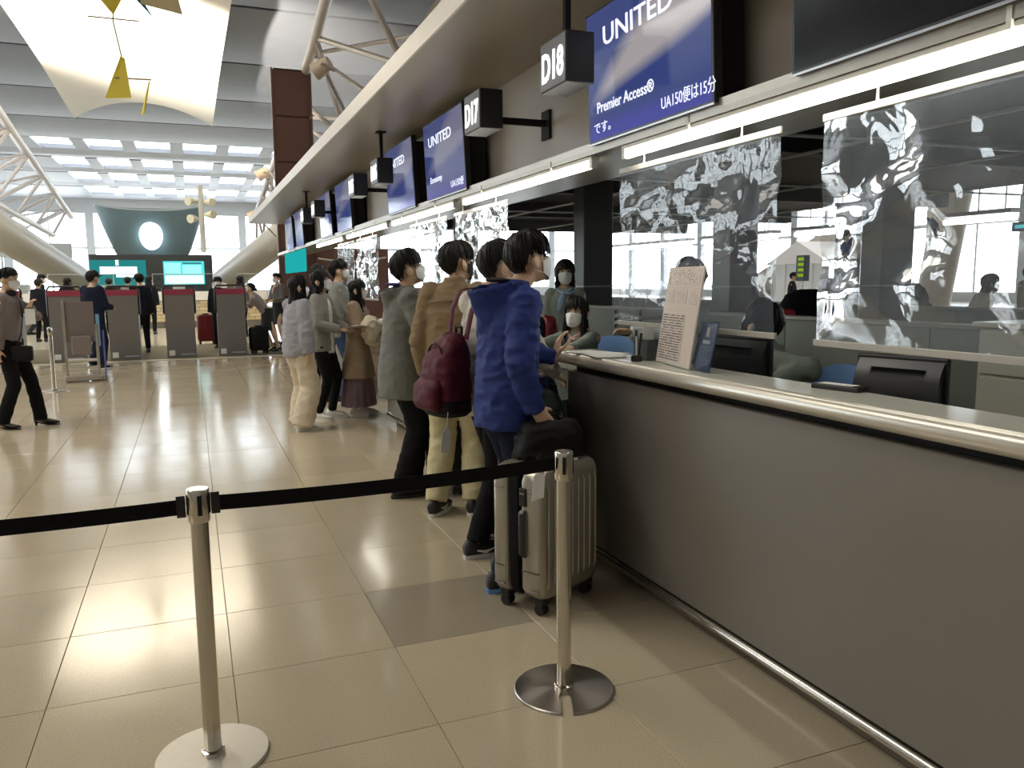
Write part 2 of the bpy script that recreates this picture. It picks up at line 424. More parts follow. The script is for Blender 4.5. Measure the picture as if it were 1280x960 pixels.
# ------------------------------------------------------------------ back office
hw = mat('partition_green_grey', (.23, .245, .215), .5, var=.04, scale=3)
def halfwall(x0, x1, y0, y1, z, label):
    p = thing('half_wall', label, 'partition', ((x0 + x1) / 2, (y0 + y1) / 2, 0)); a = (x1 - x0) / 2; h = (y1 - y0) / 2
    n = max(1, round(2 * h / 1.25)) if h > a else max(1, round(2 * a / 1.25))
    for i in range(n):
        if h > a: q = (-a, a, -h + 2 * h * i / n + .003, -h + 2 * h * (i + 1) / n - .003)
        else: q = (-a + 2 * a * i / n + .003, -a + 2 * a * (i + 1) / n - .003, -h, h)
        MB().rbox(*q, 0, z - .03, .003, 1).build('panel', hw, p)
    MB().rbox(-a - .01, a + .01, -h, h, z - .03, z, .005, 1).build('cap', mat('partition_cap', (.34, .35, .32), .4), p)
    return p
halfwall(4.0, 4.08, 2.2, 9.6, 1.24, 'low grey-green partition wall behind the office chairs')
halfwall(7.8, 7.9, 2.5, 18, 1.18, 'long grey partition wall below the dark columns')
halfwall(2.75, 3.95, 9.8, 9.88, 1.5, 'grey cross partition beyond the seated clerk')
bench = mat('desk_laminate', (.20, .20, .18), .4)
dk = thing('staff_desk', 'low staff desk carrying monitors behind the long counter', 'desk', (2.36, 1.3, 0))
MB().rbox(-.24, .30, -2.6, 2.6, .70, .74, .006, 1).build('top', bench, dk)
for y in (-2.5, -.8, .9, 2.5): MB().box(-.22, .28, y - .02, y + .02, 0, .70).build('side_panel', bench, dk)
# monitors seen from behind
def monitor(loc, rz, w, h, bulge, label, tilt=.08):
    m = thing('monitor', label, 'monitor', loc, rz, )
    M = Matrix.Rotation(tilt, 3, 'Y')
    z0 = .10
    mb = MB().rbox(-.012, .012, -w / 2, w / 2, z0, z0 + h, .006, 2)
    mb.build('bezel', blk, m)
    b2 = MB()
    prof = []
    for i in range(9):
        t = i / 8; prof.append((-.012 - bulge * math.sin(math.pi * min(1, t * 1.0)) ** .6, z0 + .015 + (h - .03) * t))
    b2.prism(prof + [(-.008, z0 + h - .015), (-.008, z0 + .015)], 1, -w / 2 * .93, w / 2 * .93)
    bk = b2.build('back_shell', mat('monitor_back', (.02, .02, .022), .3, var=.2), m, True)
    MB().box(-.0135 - bulge, -.0125 - bulge, -.06, .06, z0 + h * .44, z0 + h * .47).build('maker_plate', mat('dull_grey_print', (.07, .07, .072), .4), bk)
    for k in range(7): MB().box(-.02 - bulge * .5, -.0128, -w * .3, w * .3, z0 + h * .84 + k * .006 - .02, z0 + h * .842 + k * .006 - .02).build('vent', blkm, bk)
    MB().box(.0122, .0128, -w / 2 + .012, w / 2 - .012, z0 + .012, z0 + h - .012).build('screen', mat('screen_dark', (.03, .035, .05), .15), m)
    MB().tube([(-.03, 0, .01), (-.03, 0, z0 + h * .4)], [.03, .025], 10).build('stand', blk, m)
    MB().lathe([(.11, 0), (.11, .008), (.04, .018)], 20, (-.02, 0, 0)).build('foot', blk, m)
    return m
monitor((2.36, 3.10, .74), math.radians(4), .50, .40, .035, 'black flat monitor seen from behind next to the navy leaflet stand')
monitor((2.40, 2.17, .74), math.radians(14), .34, .38, .05, 'black bulging monitor seen from behind beside the cream cabinet')
# small reader with white label by the second monitor
r_ = thing('card_reader', 'small black device with white label on counter by the second monitor', 'device', (2.07, 2.13, 1.118), math.radians(12))
MB().rbox(-.035, .035, -.09, .09, 0, .018, .004, 2).build('case', blk, r_)
MB().box(-.02, .028, -.06, .075, .0185, .0195).build('label_plate', mat('white_label', (.75, .75, .72), .5), r_)
# office chairs
blue = mat('pale_blue_fabric', (.20, .36, .68), .85, var=.08, bump=.2, bscale=300)
def office_chair(loc, rz, label):
    c = thing('office_chair', label, 'chair', loc, rz)
    pts = [(0, -.0, .70), (-.01, 0, .80), (-.01, 0, .92), (0, 0, 1.02), (.0, 0, 1.06)]
    MB().tube(pts, [(.035, .19), (.04, .235), (.04, .24), (.035, .21), (.02, .13)], 20, up=(1, 0, 0), dome=True).build('backrest', blue, c, True)
    MB().rbox(-.5, -.04, -.24, .24, .46, .54, .035, 3).build('seat', blue, c, True)
    MB().tube([(-.25, 0, .12), (-.25, 0, .46)], .03, 10).build('column', blk, c)
    MB().tube([(-.25, 0, .44), (.03, 0, .46), (.05, 0, .8)], .02, 8).build('back_bracket', blk, c)
    for k in range(5):
        a = 2 * math.pi * k / 5 + .3
        l = MB().tube([(-.25, 0, .13), (-.25 + .3 * math.cos(a), .3 * math.sin(a), .075)], [.022, .014], 8).build('leg', blk, c)
        MB().tube([(-.25 + .3 * math.cos(a) - .012, .3 * math.sin(a), .03), (-.25 + .3 * math.cos(a) + .012, .3 * math.sin(a), .03)], .03, 10).build('castor', blk, l)
    return c
office_chair((3.02, 3.06, 0), 0.0, 'pale blue office chair of the clerk typing behind the black monitor')
office_chair((3.06, 5.50, 0), .45, 'pale blue office chair of the seated clerk with pink scarf')
# cream cabinet with tablet
cream = mat('cream_steel', (.50, .49, .40), .4, var=.03)
cb = thing('steel_cabinet', 'cream steel cabinet standing on the right behind the bulging monitor', 'cabinet', (3.4, 1.72, 0))
MB().rbox(-.4, .4, -.62, .62, .02, 1.30, .006, 1).build('body', cream, cb)
for k, (z0, z1) in enumerate(((.06, .64), (.66, .88), (.90, 1.10), (1.11, 1.28))):
    dr = MB().rbox(-.412, -.4, -.6, .6, z0, z1, .004, 1).build('drawer', cream, cb)
    MB().box(-.425, -.412, -.08, .08, z1 - .05, z1 - .035).build('handle', steel, dr)
MB().rbox(-.42, .42, -.64, .64, 1.30, 1.32, .004, 1).build('top', mat('cream_top', (.62, .61, .52), .3), cb)
tbx = thing('tablet_display', 'tilted pale screen on a stand on top of the cream cabinet', 'display', (3.25, 2.1, 1.32), math.radians(-35))
MB().prism([(-.02, 0), (.10, .0), (.03, .17), (.015, .17)], 1, -.11, .11).build('housing', mat('grey_shell', (.5, .52, .54), .4), tbx)
s_ = MB().add([(-.0205, -.10, .012), (-.0205, .10, .012), (.0135, .10, .16), (.0135, -.10, .16)], [(0, 1, 2, 3)]).build('screen', emit('tablet_light', (.62, .74, .85), .8), tbx)
# letter tray stack
tg = mat('tray_grey', (.36, .38, .35), .5)
tr = thing('tray_stack', 'stack of eight grey letter trays behind the counter', 'letter tray', (3.62, 6.05, .74))
for k in range(8):
    z = k * .062
    t_ = MB().box(-.14, .14, -.22, .22, z, z + .008).box(-.14, .14, -.22, -.212, z, z + .035).box(-.14, .14, .212, .22, z, z + .035).box(-.14, -.13, -.22, .22, z, z + .035).build('tray', tg, tr)
for (x, y) in ((-.13, -.21), (.13, -.21), (-.13, .21), (.13, .21)): MB().box(x - .006, x + .006, y - .006, y + .006, 0, .5).build('post', blk, tr)
tbk = thing('side_table', 'low grey cupboard under the letter trays', 'cupboard', (3.62, 6.05, 0))
MB().rbox(-.25, .25, -.4, .4, .02, .72, .005, 1).build('body', hw, tbk); MB().rbox(-.26, .26, -.42, .42, .72, .74, .004, 1).build('top', bench, tbk)
for s in (-1, 1):
    q = MB().rbox(-.262, -.25, s * .2 - .19, s * .2 + .19, .05, .69, .003, 1).build('door', hw, tbk); MB().box(-.275, -.262, s * .03 - .006, s * .03 + .006, .5, .6).build('handle', steel, q)
# dark columns
colm = mat('column_grey', (.075, .08, .08), .4, var=.06, scale=4)
def column(x, y, w, dp, z1, label, m=colm):
    c = thing('support_column', label, 'column', (x, y, 0))
    MB().rbox(-w / 2, w / 2, -dp / 2, dp / 2, .1, z1, .012, 2).build('shaft', m, c)
    MB().box(-w / 2 - .015, w / 2 + .015, -dp / 2 - .015, dp / 2 + .015, 0, .1).build('base', blkm, c)
    MB().box(-w / 2 - .004, w / 2 + .004, -dp / 2 - .004, dp / 2 + .004, 1.42, 1.44).build('band', mat('column_band', (.35, .36, .36), .4), c)
column(6.25, 5.90, .40, .26, 2.97, 'thick dark grey column behind the low partition wall')
column(6.2, 6.35, .2, .16, 2.97, 'thin dark column standing next to the thick dark grey column')
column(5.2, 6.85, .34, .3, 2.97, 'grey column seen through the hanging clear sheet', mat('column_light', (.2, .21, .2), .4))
column(4.9, 9.4, .42, .3, 2.97, 'dark grey column behind the head of the boy in blue')
column(4.9, 14.6, .4, .3, 2.97, 'dark grey column far down the back office')

# ------------------------------------------------------------------ things on the counter
paper = mat('notice_paper', (.72, .64, .58), .6, var=.02)
def print_mat(name, base, ink, rows, cols_scale, thresh=.5, margins=(.08, .9)):
    """flat small print: rows of broken dashes (too small to read)"""
    m = bpy.data.materials.new(name); m.use_nodes = True; nt = m.node_tree; N = nt.nodes; L = nt.links; b = N['Principled BSDF']
    tc = N.new('ShaderNodeTexCoord'); sp = N.new('ShaderNodeSeparateXYZ'); L.new(tc.outputs['Generated'], sp.inputs[0])
    def M(op, a, c=None):
        n = N.new('ShaderNodeMath'); n.operation = op
        for i, q in enumerate((a, c)):
            if q is None: continue
            if isinstance(q, (int, float)): n.inputs[i].default_value = q
            else: L.new(q, n.inputs[i])
        return n.outputs[0]
    y, z = sp.outputs['Y'], sp.outputs['Z']
    row = M('GREATER_THAN', M('FRACT', M('MULTIPLY', z, rows)), .45)
    rid = M('FLOOR', M('MULTIPLY', z, rows))
    cx = N.new('ShaderNodeCombineXYZ'); L.new(M('MULTIPLY', y, cols_scale), cx.inputs[0]); L.new(M('MULTIPLY', rid, 7.31), cx.inputs[1])
    wn_ = N.new('ShaderNodeTexNoise'); wn_.inputs['Scale'].default_value = 1; wn_.inputs['Detail'].default_value = 1; L.new(cx.outputs[0], wn_.inputs['Vector'])
    k = M('MULTIPLY', row, M('GREATER_THAN', wn_.outputs['Fac'], thresh))
    k = M('MULTIPLY', k, M('MULTIPLY', M('GREATER_THAN', y, margins[0]), M('LESS_THAN', y, margins[1])))
    mx = N.new('ShaderNodeMix'); mx.data_type = 'RGBA'; mx.inputs['A'].default_value = list(base) + [1]; mx.inputs['B'].default_value = list(ink) + [1]
    L.new(k, mx.inputs['Factor']); L.new(mx.outputs['Result'], b.inputs['Base Color']); b.inputs['Roughness'].default_value = .55
    return m
nb = thing('notice_board', 'tall cream notice board of small print standing on counter', 'notice board', (1.992, 3.055, 1.1225), math.radians(-12))
nb.rotation_euler = (0, math.radians(8.5), math.radians(-12))
acr = clear('acrylic', (.95, .98, .97), .03, gmax=.18)
MB().rbox(-.004, .004, -.2, .2, 0, .44, .001, 1).build('board', paper, nb)
pb_ = (.72, .64, .58)
dense = print_mat('print_dense', pb_, (.16, .14, .13), 18, 26, .42, (.03, .99))
light = print_mat('print_light', pb_, (.36, .31, .28), 8, 20, .5, (.0, 1.0))
tone = mat('print_tint', (.66, .52, .47), .6)
for nm, y0, y1, z0, z1, m_ in (('print_block', -.08, .19, .015, .225, dense), ('print_block', .10, .19, .275, .335, light), ('print_block', -.06, .09, .275, .335, light), ('print_block', -.18, -.09, .27, .335, light),
                               ('print_block', -.18, .19, .36, .425, light), ('print_rule', -.19, .195, .246, .2475, tone), ('print_rule', -.19, .195, .346, .3475, tone), ('print_heading', -.12, .12, .432, .4345, tone)):
    MB().box(-.0055, -.0045, y0, y1, z0, z1).build(nm, m_, nb)
MB().prism([(-.03, -.003), (.075, -.003), (.075, .0), (.006, .004), (.006, .06), (.002, .06), (.0, .004), (-.03, .0)], 1, -.17, .17).build('stand', acr, nb)
lf = thing('leaflet_stand', 'small navy leaflet in a clear holder on the counter edge', 'leaflet holder', (1.963, 2.79, 1.1225))
lf.rotation_euler = (0, math.radians(12), math.radians(-8))
navy = (.06, .085, .19)
MB().box(-.004, .0, -.066, .066, .004, .206).build('leaflet', mat('navy_print', navy, .4), lf)
MB().box(-.0055, -.0042, -.05, .05, .02, .105).build('print_block', print_mat('print_navy', navy, (.22, .25, .36), 11, 12, .45, (.0, 1.0)), lf)
MB().box(-.0055, -.0042, -.03, .03, .115, .13).build('print_heading', mat('pale_print', (.45, .48, .55), .5), lf)
MB().box(-.0055, -.0042, -.012, .012, .145, .185).build('emblem', mat('pale_print', (.45, .48, .55), .5), lf)
MB().box(-.0055, -.0042, -.06, .06, .193, .2).build('print_band', mat('blue_print', (.12, .16, .32), .5), lf)
MB().box(-.009, -.0065, -.072, .072, 0, .212).box(.0015, .004, -.072, .072, 0, .212).box(-.009, .004, -.072, .072, -.002, 0.0).build('holder', acr, lf)
MB().prism([(.004, 0), (.06, -.012), (.06, -.009), (.004, .004)], 1, -.06, .06).build('foot', acr, lf)
pn = thing('pen_stand', 'black pen stand with upright pens beside the notice board', 'pen stand', (1.955, 3.30, 1.118))
MB().lathe([(.026, 0), (.028, .01), (.026, .028), (.014, .032)], 20).build('base', blk, pn, True)
for k, (dx, dy, hh, m_) in enumerate(((0, .004, .15, blk), (.008, -.006, .135, blk), (-.006, -.008, .12, mat('clear_pen', (.5, .52, .52), .2)))):
    p_ = MB().tube([(dx, dy, .02), (dx * 2, dy * 2, hh)], .0052, 8).build('pen', m_, pn); MB().tube([(dx * 2 + .006, dy * 2, hh - .045), (dx * 2 + .006, dy * 2, hh)], .0016, 6).build('clip', blk, p_)
cu = thing('paper_bin', 'dark grey box holding papers behind the pen stand', 'box', (2.05, 3.36, 1.118), .1)
MB().box(-.04, .04, -.055, .055, 0, .004).box(-.04, -.036, -.055, .055, 0, .10).box(.036, .04, -.055, .055, 0, .10).box(-.04, .04, -.055, -.051, 0, .10).box(-.04, .04, .051, .055, 0, .10).build('body', mat('bin_grey', (.09, .10, .095), .5), cu)
MB().rbox(-.035, .035, -.005, .0, .005, .16, .001, 1).build('card', mat('white_paper', (.8, .8, .76), .6), cu)
MB().rbox(-.032, .032, .02, .024, .005, .135, .001, 1).build('card', mat('cream_paper', (.72, .7, .6), .6), cu)
wp = mat('white_paper', (.8, .8, .76), .6)
for k, (x, y, rz) in enumerate(((1.965, 3.80, .12), (1.955, 3.62, -.15), (1.985, 3.70, .4))):
    p_ = MB().rbox(-.085, .085, -.13, .13, 0, .0012 + .001 * (2 - k), .0004, 1).build('paper_sheet', wp); p_.location = (x, y, 1.1185 + .0032 * k); p_.rotation_euler = (0, 0, rz)
    tag(p_, ('white sheet of paper at the far end of the counter top', 'white sheet of paper beside the pen stand on counter', 'white sheet of paper lying askew on two others')[k], 'paper')
# ------------------------------------------------------------------ screens above the counter
def screen_mat(name, swoosh, strength=1.0):
    m = bpy.data.materials.new(name); m.use_nodes = True; nt = m.node_tree; N = nt.nodes; L = nt.links; b = N['Principled BSDF']
    tc = N.new('ShaderNodeTexCoord'); sp = N.new('ShaderNodeSeparateXYZ'); L.new(tc.outputs['Generated'], sp.inputs[0])
    def M(op, a, c=None, cl=False):
        n = N.new('ShaderNodeMath'); n.operation = op; n.use_clamp = cl
        for i, q in enumerate((a, c)):
            if q is None: continue
            if isinstance(q, (int, float)): n.inputs[i].default_value = q
            else: L.new(q, n.inputs[i])
        return n.outputs[0]
    u = M('SUBTRACT', 1.0, sp.outputs['Y']); v = sp.outputs['Z']
    # band between two arcs sweeping up to the right
    up_ = M('ADD', .27, M('MULTIPLY', M('POWER', u, .75), 1.05))
    dn = M('ADD', .24, M('MULTIPLY', M('SINE', M('MULTIPLY', u, 2.9)), .10))
    dn = M('ADD', dn, M('MULTIPLY', M('POWER', u, 3.0), .26))
    a = M('MULTIPLY', M('SUBTRACT', up_, v), 5.0, True); c = M('MULTIPLY', M('SUBTRACT', v, dn), 9.0, True)
    k = M('MULTIPLY', M('MULTIPLY', a, c), swoosh)
    low = M('MULTIPLY', M('SUBTRACT', .17, v), 12.0, True)
    base = N.new('ShaderNodeMix'); base.data_type = 'RGBA'; base.inputs['A'].default_value = (.030, .047, .17, 1); base.inputs['B'].default_value = (.04, .045, .26, 1); L.new(low, base.inputs['Factor'])
    mx = N.new('ShaderNodeMix'); mx.data_type = 'RGBA'; L.new(base.outputs['Result'], mx.inputs['A']); mx.inputs['B'].default_value = (.33, .30, .31, 1); L.new(k, mx.inputs['Factor'])
    b.inputs['Base Color'].default_value = (.01, .012, .02, 1); b.inputs['Roughness'].default_value = .09
    L.new(mx.outputs['Result'], b.inputs['Emission Color']); b.inputs['Emission Strength'].default_value = strength
    return m
scm = screen_mat('screen_picture', 1.0); scm2 = screen_mat('screen_picture_plain', .35, .9)
scoff = mat('screen_off', (.012, .012, .014), .12)
wtxt = emit('screen_white', (.85, .88, 1.0), 1.15)
fint = mat('silver_bezel', (.45, .46, .48), .3, .8)
def screen(yc, label, pm, words=()):
    s = thing('display_screen', label, 'screen', (2.0, yc, 2.205)); s.rotation_euler = (0, math.radians(-2.6), 0)
    MB().rbox(.0, .045, -.545, .545, 0, .645, .004, 1).build('bezel', blk, s)
    MB().rbox(.045, .19, -.50, .50, .05, .60, .01, 1).build('housing', blkm, s)
    MB().box(-.001, .0005, -.53, .53, .014, .632).build('screen_panel', pm, s)
    MB().box(-.003, .0, -.545, .545, -.004, .004).build('bottom_trim', fint, s)
    MB().box(.12, .24, -.12, .12, .25, .45).build('wall_bracket', blkm, s)
    for body, size, y, z, fitw in words:
        t = text('lettering', body, size, wtxt, s, (-.003, y, z), FACE_HALL, ext=.0006, bold=size * .012 if body.isascii() or '®' in body else 0.0)
        w = t.dimensions.x if t.dimensions.x > 0 else 1
        me = t.data; xs = [v.co.x for v in me.vertices]
        if xs: t.scale.x = fitw / (max(xs) - min(xs))
    return s
G = 'screens over the check-in counters'
screen(3.335, 'dark blue screen reading UNITED Premier Access beside sign D18', scm,
       (('UNITED', .128, .365, .455, .62), ('Premier Access®', .075, .445, .145, .54), ('UA150便は15分', .07, -.155, .05, .40), ('です。', .062, .485, .05, .17)))
screen(6.46, 'blue screen reading UNITED between sign D17 and its twin', scm2, (('UNITED', .115, .40, .44, .64), ('Economy', .07, .40, .14, .34), ('UA150便', .07, -.17, .05, .32)))
screen(7.95, 'blue screen reading UNITED right behind sign D16', scm2, (('UNITED', .115, .40, .44, .64),))
screen(11.1, 'blue glowing screen next to sign D15', scm2)
screen(12.65, 'blue glowing screen next to sign D14', scm2)
screen(15.85, 'narrow looking blue screen second last before the end of the fascia', scm2)
screen(17.4, 'last blue screen at the far end of the fascia', scm2)
screen(1.80, 'switched off dark screen above the long tube light', scoff)
# lit number boxes
def number_sign(yc, body, off=0.0, z0=2.435):
    s = thing('counter_number_sign', 'black box sign with lit white number %s on bracket' % body, 'sign', (1.70, yc, z0))
    MB().rbox(0, .15, -.15, .15, 0, .235, .004, 1).build('box', blk, s)
    MB().box(-.002, .001, -.143, .143, .008, .227).build('face', mat('sign_face', (.05, .055, .065), .3), s)
    t = text('lettering', body, .19, emit('sign_white', (1, 1, 1), 3.0), s, (-.004, .13, .045), FACE_HALL, ext=.001, bold=.004)
    xs = [v.co.x for v in t.data.vertices]; t.scale.x = .245 / (max(xs) - min(xs)) if xs else 1
    if off: MB().box(.06, .09, -.015, .015, .235, 2.93 - z0).box(.03, .12, -.05, .05, 2.92 - z0, 2.93 - z0).build('bracket', blkm, s)
    else: MB().box(.15, .52, -.015, .015, .06, .10).box(.50, .525, -.06, .06, -.02, .16).build('bracket', blkm, s)
    return s
for y, bd, of in ((3.69, 'D18', .26), (4.90, 'D17', 0), (7.78, 'D16', -.60), (8.95, 'D15', 0), (11.9, 'D14', 0), (13.1, 'D13', .24)): number_sign(y, bd, of)
# teal lit sign far down the row
tl = thing('teal_light_sign', 'teal glowing hanging sign at the far end of the screens', 'sign', (1.98, 16.8, 1.72))
MB().rbox(0, .04, -1.6, 1.6, 0, .42, .01, 1).build('panel', emit('teal_glow', (.02, .55, .55), .7), tl)
for y in (-1.0, 0, 1.0): MB().tube([(.02, y, .42), (.02, y, .45)], .012, 6).build('hanger', rail, tl)
# ------------------------------------------------------------------ tube lights
tubem = emit('tube_white', (1.0, .97, .86), 17.0)
def tube_light(y0, y1, label):
    h = (y1 - y0) / 2; t = thing('tube_light', label, 'light', (2.05, (y0 + y1) / 2, 2.10))
    MB().tube([(0, -h + .03, .018), (0, h - .03, .018)], .018, 10).build('tube', tubem, t, True)
    MB().rbox(-.02, .03, -h, h, .043, .064, .003, 1).build('batten', mat('white_batten', (.7, .69, .62), .4), t)
    for s in (-1, 1): MB().box(-.016, .016, s * h - .03 if s > 0 else -h, h if s > 0 else -h + .03, .0, .045).build('end_cap', wp, t)
    for k in (-.5, .5): MB().box(-.034, -.024, k * h * 1.1 - .008, k * h * 1.1 + .008, .04, .10).build('clip', wp, t)
for a, c, l in ((.95, 3.60, 'long bright tube light above the hanging sheets by D18'), (3.92, 6.14, 'bright tube light under the fascia by sign D17'), (6.35, 8.53, 'bright tube light under the fascia by sign D16'),
                (8.75, 11.2, 'bright tube light under the fascia by sign D15'), (11.5, 14.0, 'bright tube light under the fascia by sign D13')): tube_light(a, c, l)
# ------------------------------------------------------------------ hanging clear sheets
shm = clear('clear_vinyl', (.90, .93, .95), gloss=.09, rough=.02, haze=.17, hazecol=(.50, .56, .62), bump=.24, bscale=4.0)
barm = mat('pale_bar', (.42, .40, .36), .5)
def hanging_sheet(y0, y1, z0, label, seed, amp=.012, bars=True):
    h = (y1 - y0) / 2; ht = 2.055 - z0
    s = thing('hanging_sheet', label, 'plastic sheet', (2.12, (y0 + y1) / 2, z0))
    nu, nv = 40, 32; vs = []; fs = []
    for j in range(nv + 1):
        for i in range(nu + 1):
            u, v = i / nu, j / nv
            w = (math.sin(math.pi * v) ** .7)
            p = Vector((u * 5 + seed * 7.1, v * 4.2, seed))
            d_ = noise.noise(p) * amp * 2.2 + noise.noise(p * 2.7) * amp * .9 + noise.noise(Vector((u * 13, v * 9, seed + 3))) * amp * .35
            d_ += .012 * math.sin(u * 17 + seed) * (v ** 6)
            vs.append((d_ * (w * .8 + .2), -h + 2 * h * u, ht * v))
    for j in range(nv):
        for i in range(nu):
            a = j * (nu + 1) + i; fs.append((a, a + 1, a + nu + 2, a + nu + 1))
    o = MB().add(vs, fs).build('sheet', shm, s, True)
    MB().rbox(-.006, .006, -h - .005, h + .005, ht - .005, ht + .022, .002, 1).build('top_bar', barm, s)
    if bars: MB().rbox(-.007, .007, -h - .01, h + .01, -.018, .006, .002, 1).build('bottom_bar', barm, s)
    for q in (-.62, .62):
        MB().tube([(0, q * h, ht + .02), (.004, q * h + .004, ht + .05), (-.004, q * h - .003, ht + .08), (0, q * h, ht + .112)], [.006, .004, .005, .004], 6).build('cord', rail, s)
hanging_sheet(2.535, 3.76, 1.285, 'wrinkled clear hanging sheet over the notice board', 1)
hanging_sheet(1.07, 2.305, 1.275, 'wrinkled clear hanging sheet above the bulging monitor', 2)
hanging_sheet(5.37, 6.60, 1.30, 'crumpled clear hanging sheet behind the tan jacket passenger', 3, .02)
hanging_sheet(6.82, 8.07, 1.30, 'crumpled clear hanging sheet behind the grey jacket boy', 4, .02)
hanging_sheet(9.66, 10.9, 1.30, 'clear hanging sheet over the counter beyond the girls', 5, .02)
hanging_sheet(11.1, 12.35, 1.30, 'clear hanging sheet furthest along the counters', 6, .02)
# ------------------------------------------------------------------ far island: lights, signs and structures behind the back office
def far_tube(x, y0, y1, z, label):
    h = (y1 - y0) / 2; t = thing('tube_light', label, 'light', (x, (y0 + y1) / 2, z))
    MB().tube([(0, -h, 0), (0, h, 0)], .05, 8).build('tube', emit('far_tube', (1, .98, .95), 7.0), t)
    MB().box(-.12, .12, -h, h, .07, .14).build('batten', rail, t)
    for k in (-.7, .7): MB().tube([(0, k * h, .14), (0, k * h, .53)], .012, 6).build('hanger', rail, t)
for a, c, l in ((9.0, 10.3, 'far tube light beyond the thick dark column'), (11.1, 14.0, 'far tube light right above the distant counter signs'), (14.6, 17.4, 'far tube light seen between the two clear sheets'), (17.9, 24.0, 'long far tube light behind the standing clerk')):
    far_tube(12.2, a, c, 2.45, l)
# ------------------------------------------------------------------ hall: light sail, structure, far end
sailm = mat('sail_fabric', (.86, .82, .74), .7, var=.02, scale=1)
def sail():
    s = thing('light_sail', 'huge white curved light reflecting sail hung under the roof', 'ceiling sail', (-1.3, 26.5, 8.0))
    nu, nv = 20, 24; vs = []; fs = []
    for j in range(nv + 1):
        for i in range(nu + 1):
            u = i / nu * 2 - 1; v = j / nv
            w = 2.55 + .12 * (1 - v)
            y = -13.5 + v * (23.5 - 2.6 * (1 - u * u))
            vs.append((u * w, y, .25 * (1 - u * u) + .35 * math.sin(math.pi * v)))
    n = len(vs); vs += [(x, y, z + .03) for x, y, z in vs]
    for j in range(nv):
        for i in range(nu):
            a = j * (nu + 1) + i; q = (a, a + 1, a + nu + 2, a + nu + 1); fs.append(q); fs.append(tuple(n + k for k in reversed(q)))
    for i in range(nu): fs.append((nv * (nu + 1) + i, nv * (nu + 1) + i + 1, n + nv * (nu + 1) + i + 1, n + nv * (nu + 1) + i))
    MB().add(vs, fs).build('fabric', sailm, s, True)
    for x in (-2.4, 2.4):
        for y in (-10, 0, 9): MB().tube([(x, y, .1), (x, y, 1.34)], .012, 6).build('wire', steel, s)
sail()
yel = mat('mobile_yellow', (.75, .62, .05), .4); bl_ = mat('mobile_blue', (.05, .22, .42), .4); sand = mat('mobile_sand', (.62, .52, .30), .4)
def mobile(loc, pieces, rods, label):
    t = thing('hanging_mobile', label, 'mobile', loc)
    for m_, pts in pieces: 
        P = [Vector(p) for p in pts]; nrm = (P[1] - P[0]).cross(P[2] - P[0]).normalized() * .015
        n = len(P); vs = [p + nrm for p in P] + [p - nrm for p in P]
        MB().add(vs, [tuple(range(n)), tuple(range(2 * n - 1, n - 1, -1))] + [(i, (i + 1) % n, n + (i + 1) % n, n + i) for i in range(n)]).build('vane', m_, t)
    for a, c in rods: MB().tube([a, c], .02, 6).build('rod', steel, t)
mobile((-1.2, 20, 5.55), [(yel, [(-.28, .1, 0), (.24, -.1, 0), (.16, 0, .85), (.08, 0, .88)]), (yel, [(.42, .2, -.28), (.47, .1, -.28), (.62, .1, .42)])],
       [((-.05, 0, .42), (.66, .1, .46)), ((.1, 0, .88), (-.02, 0, 1.6))], 'small yellow triangular vane mobile hanging below the sail')
mobile((-1.26, 20, 7.40), [(yel, [(-.7, 0, .8), (.55, 0, .8), (.05, .1, -.1)]), (bl_, [(-1.3, .2, .15), (-.9, .1, .55), (.6, -.2, .75), (-.3, 0, .7)]), (bl_, [(.1, 0, .7), (.35, .1, .75), (.85, .2, -.05)]), (sand, [(.6, .1, .2), (1.45, .4, .15), (1.3, .3, .8), (.7, .2, .8)])],
       [((-.45, 0, -.2), (.55, 0, -.2)), ((.05, 0, -.1), (.04, 0, -.255))], 'large yellow and blue vane mobile in front of the sail')
# inclined pipe columns
pipem = mat('pipe_cream', (.46, .43, .37), .4, var=.05, scale=1)
def pipe(a, c, r, label):
    a, c = Vector(a), Vector(c); t = thing('inclined_column', label, 'column', c); d_ = a - c
    MB().tube([(0, 0, 0), d_], r, 24).build('shaft', pipem, t, True)
    MB().tube([d_.normalized() * .0, d_.normalized() * .25], r * 1.06, 24).build('collar', mat('pipe_collar', (.34, .33, .30), .4), t, True)
pipe((-7.9, 26, 5.3), (-3.6, 43.5, 0.75), .62, 'thick inclined cream pipe column on the left of the far counter')
pipe((5.6, 24, 5.2), (.5, 42, .75), .58, 'thick inclined cream pipe column on the right of the far counter')
# trusses
trm = mat('truss_white', (.74, .70, .68), .4); trk = mat('truss_pink', (.56, .50, .45), .45)
def truss(lo, hi, r, label, n, m_):
    """two chords as polylines, zigzag between"""
    t = thing('roof_truss', label, 'truss', lo[0]); o = Vector(lo[0])
    def samp(pl, s):
        P = [Vector(p) for p in pl]; L = [0]
        for i in range(len(P) - 1): L.append(L[-1] + (P[i + 1] - P[i]).length)
        q = s * L[-1]
        for i in range(len(P) - 1):
            if q <= L[i + 1] + 1e-6: return P[i].lerp(P[i + 1], (q - L[i]) / (L[i + 1] - L[i])) - o
        return P[-1] - o
    MB().tube([samp(lo, k / 12) for k in range(13)], r, 10).build('chord', m_, t, True)
    MB().tube([samp(hi, k / 12) for k in range(13)], r, 10).build('chord', m_, t, True)
    for k in range(n):
        MB().tube([samp(lo, k / n), samp(hi, (k + .5) / n)], r * .5, 7).build('web_bar', m_, t)
        MB().tube([samp(hi, (k + .5) / n), samp(lo, (k + 1) / n)], r * .5, 7).build('web_bar', m_, t)
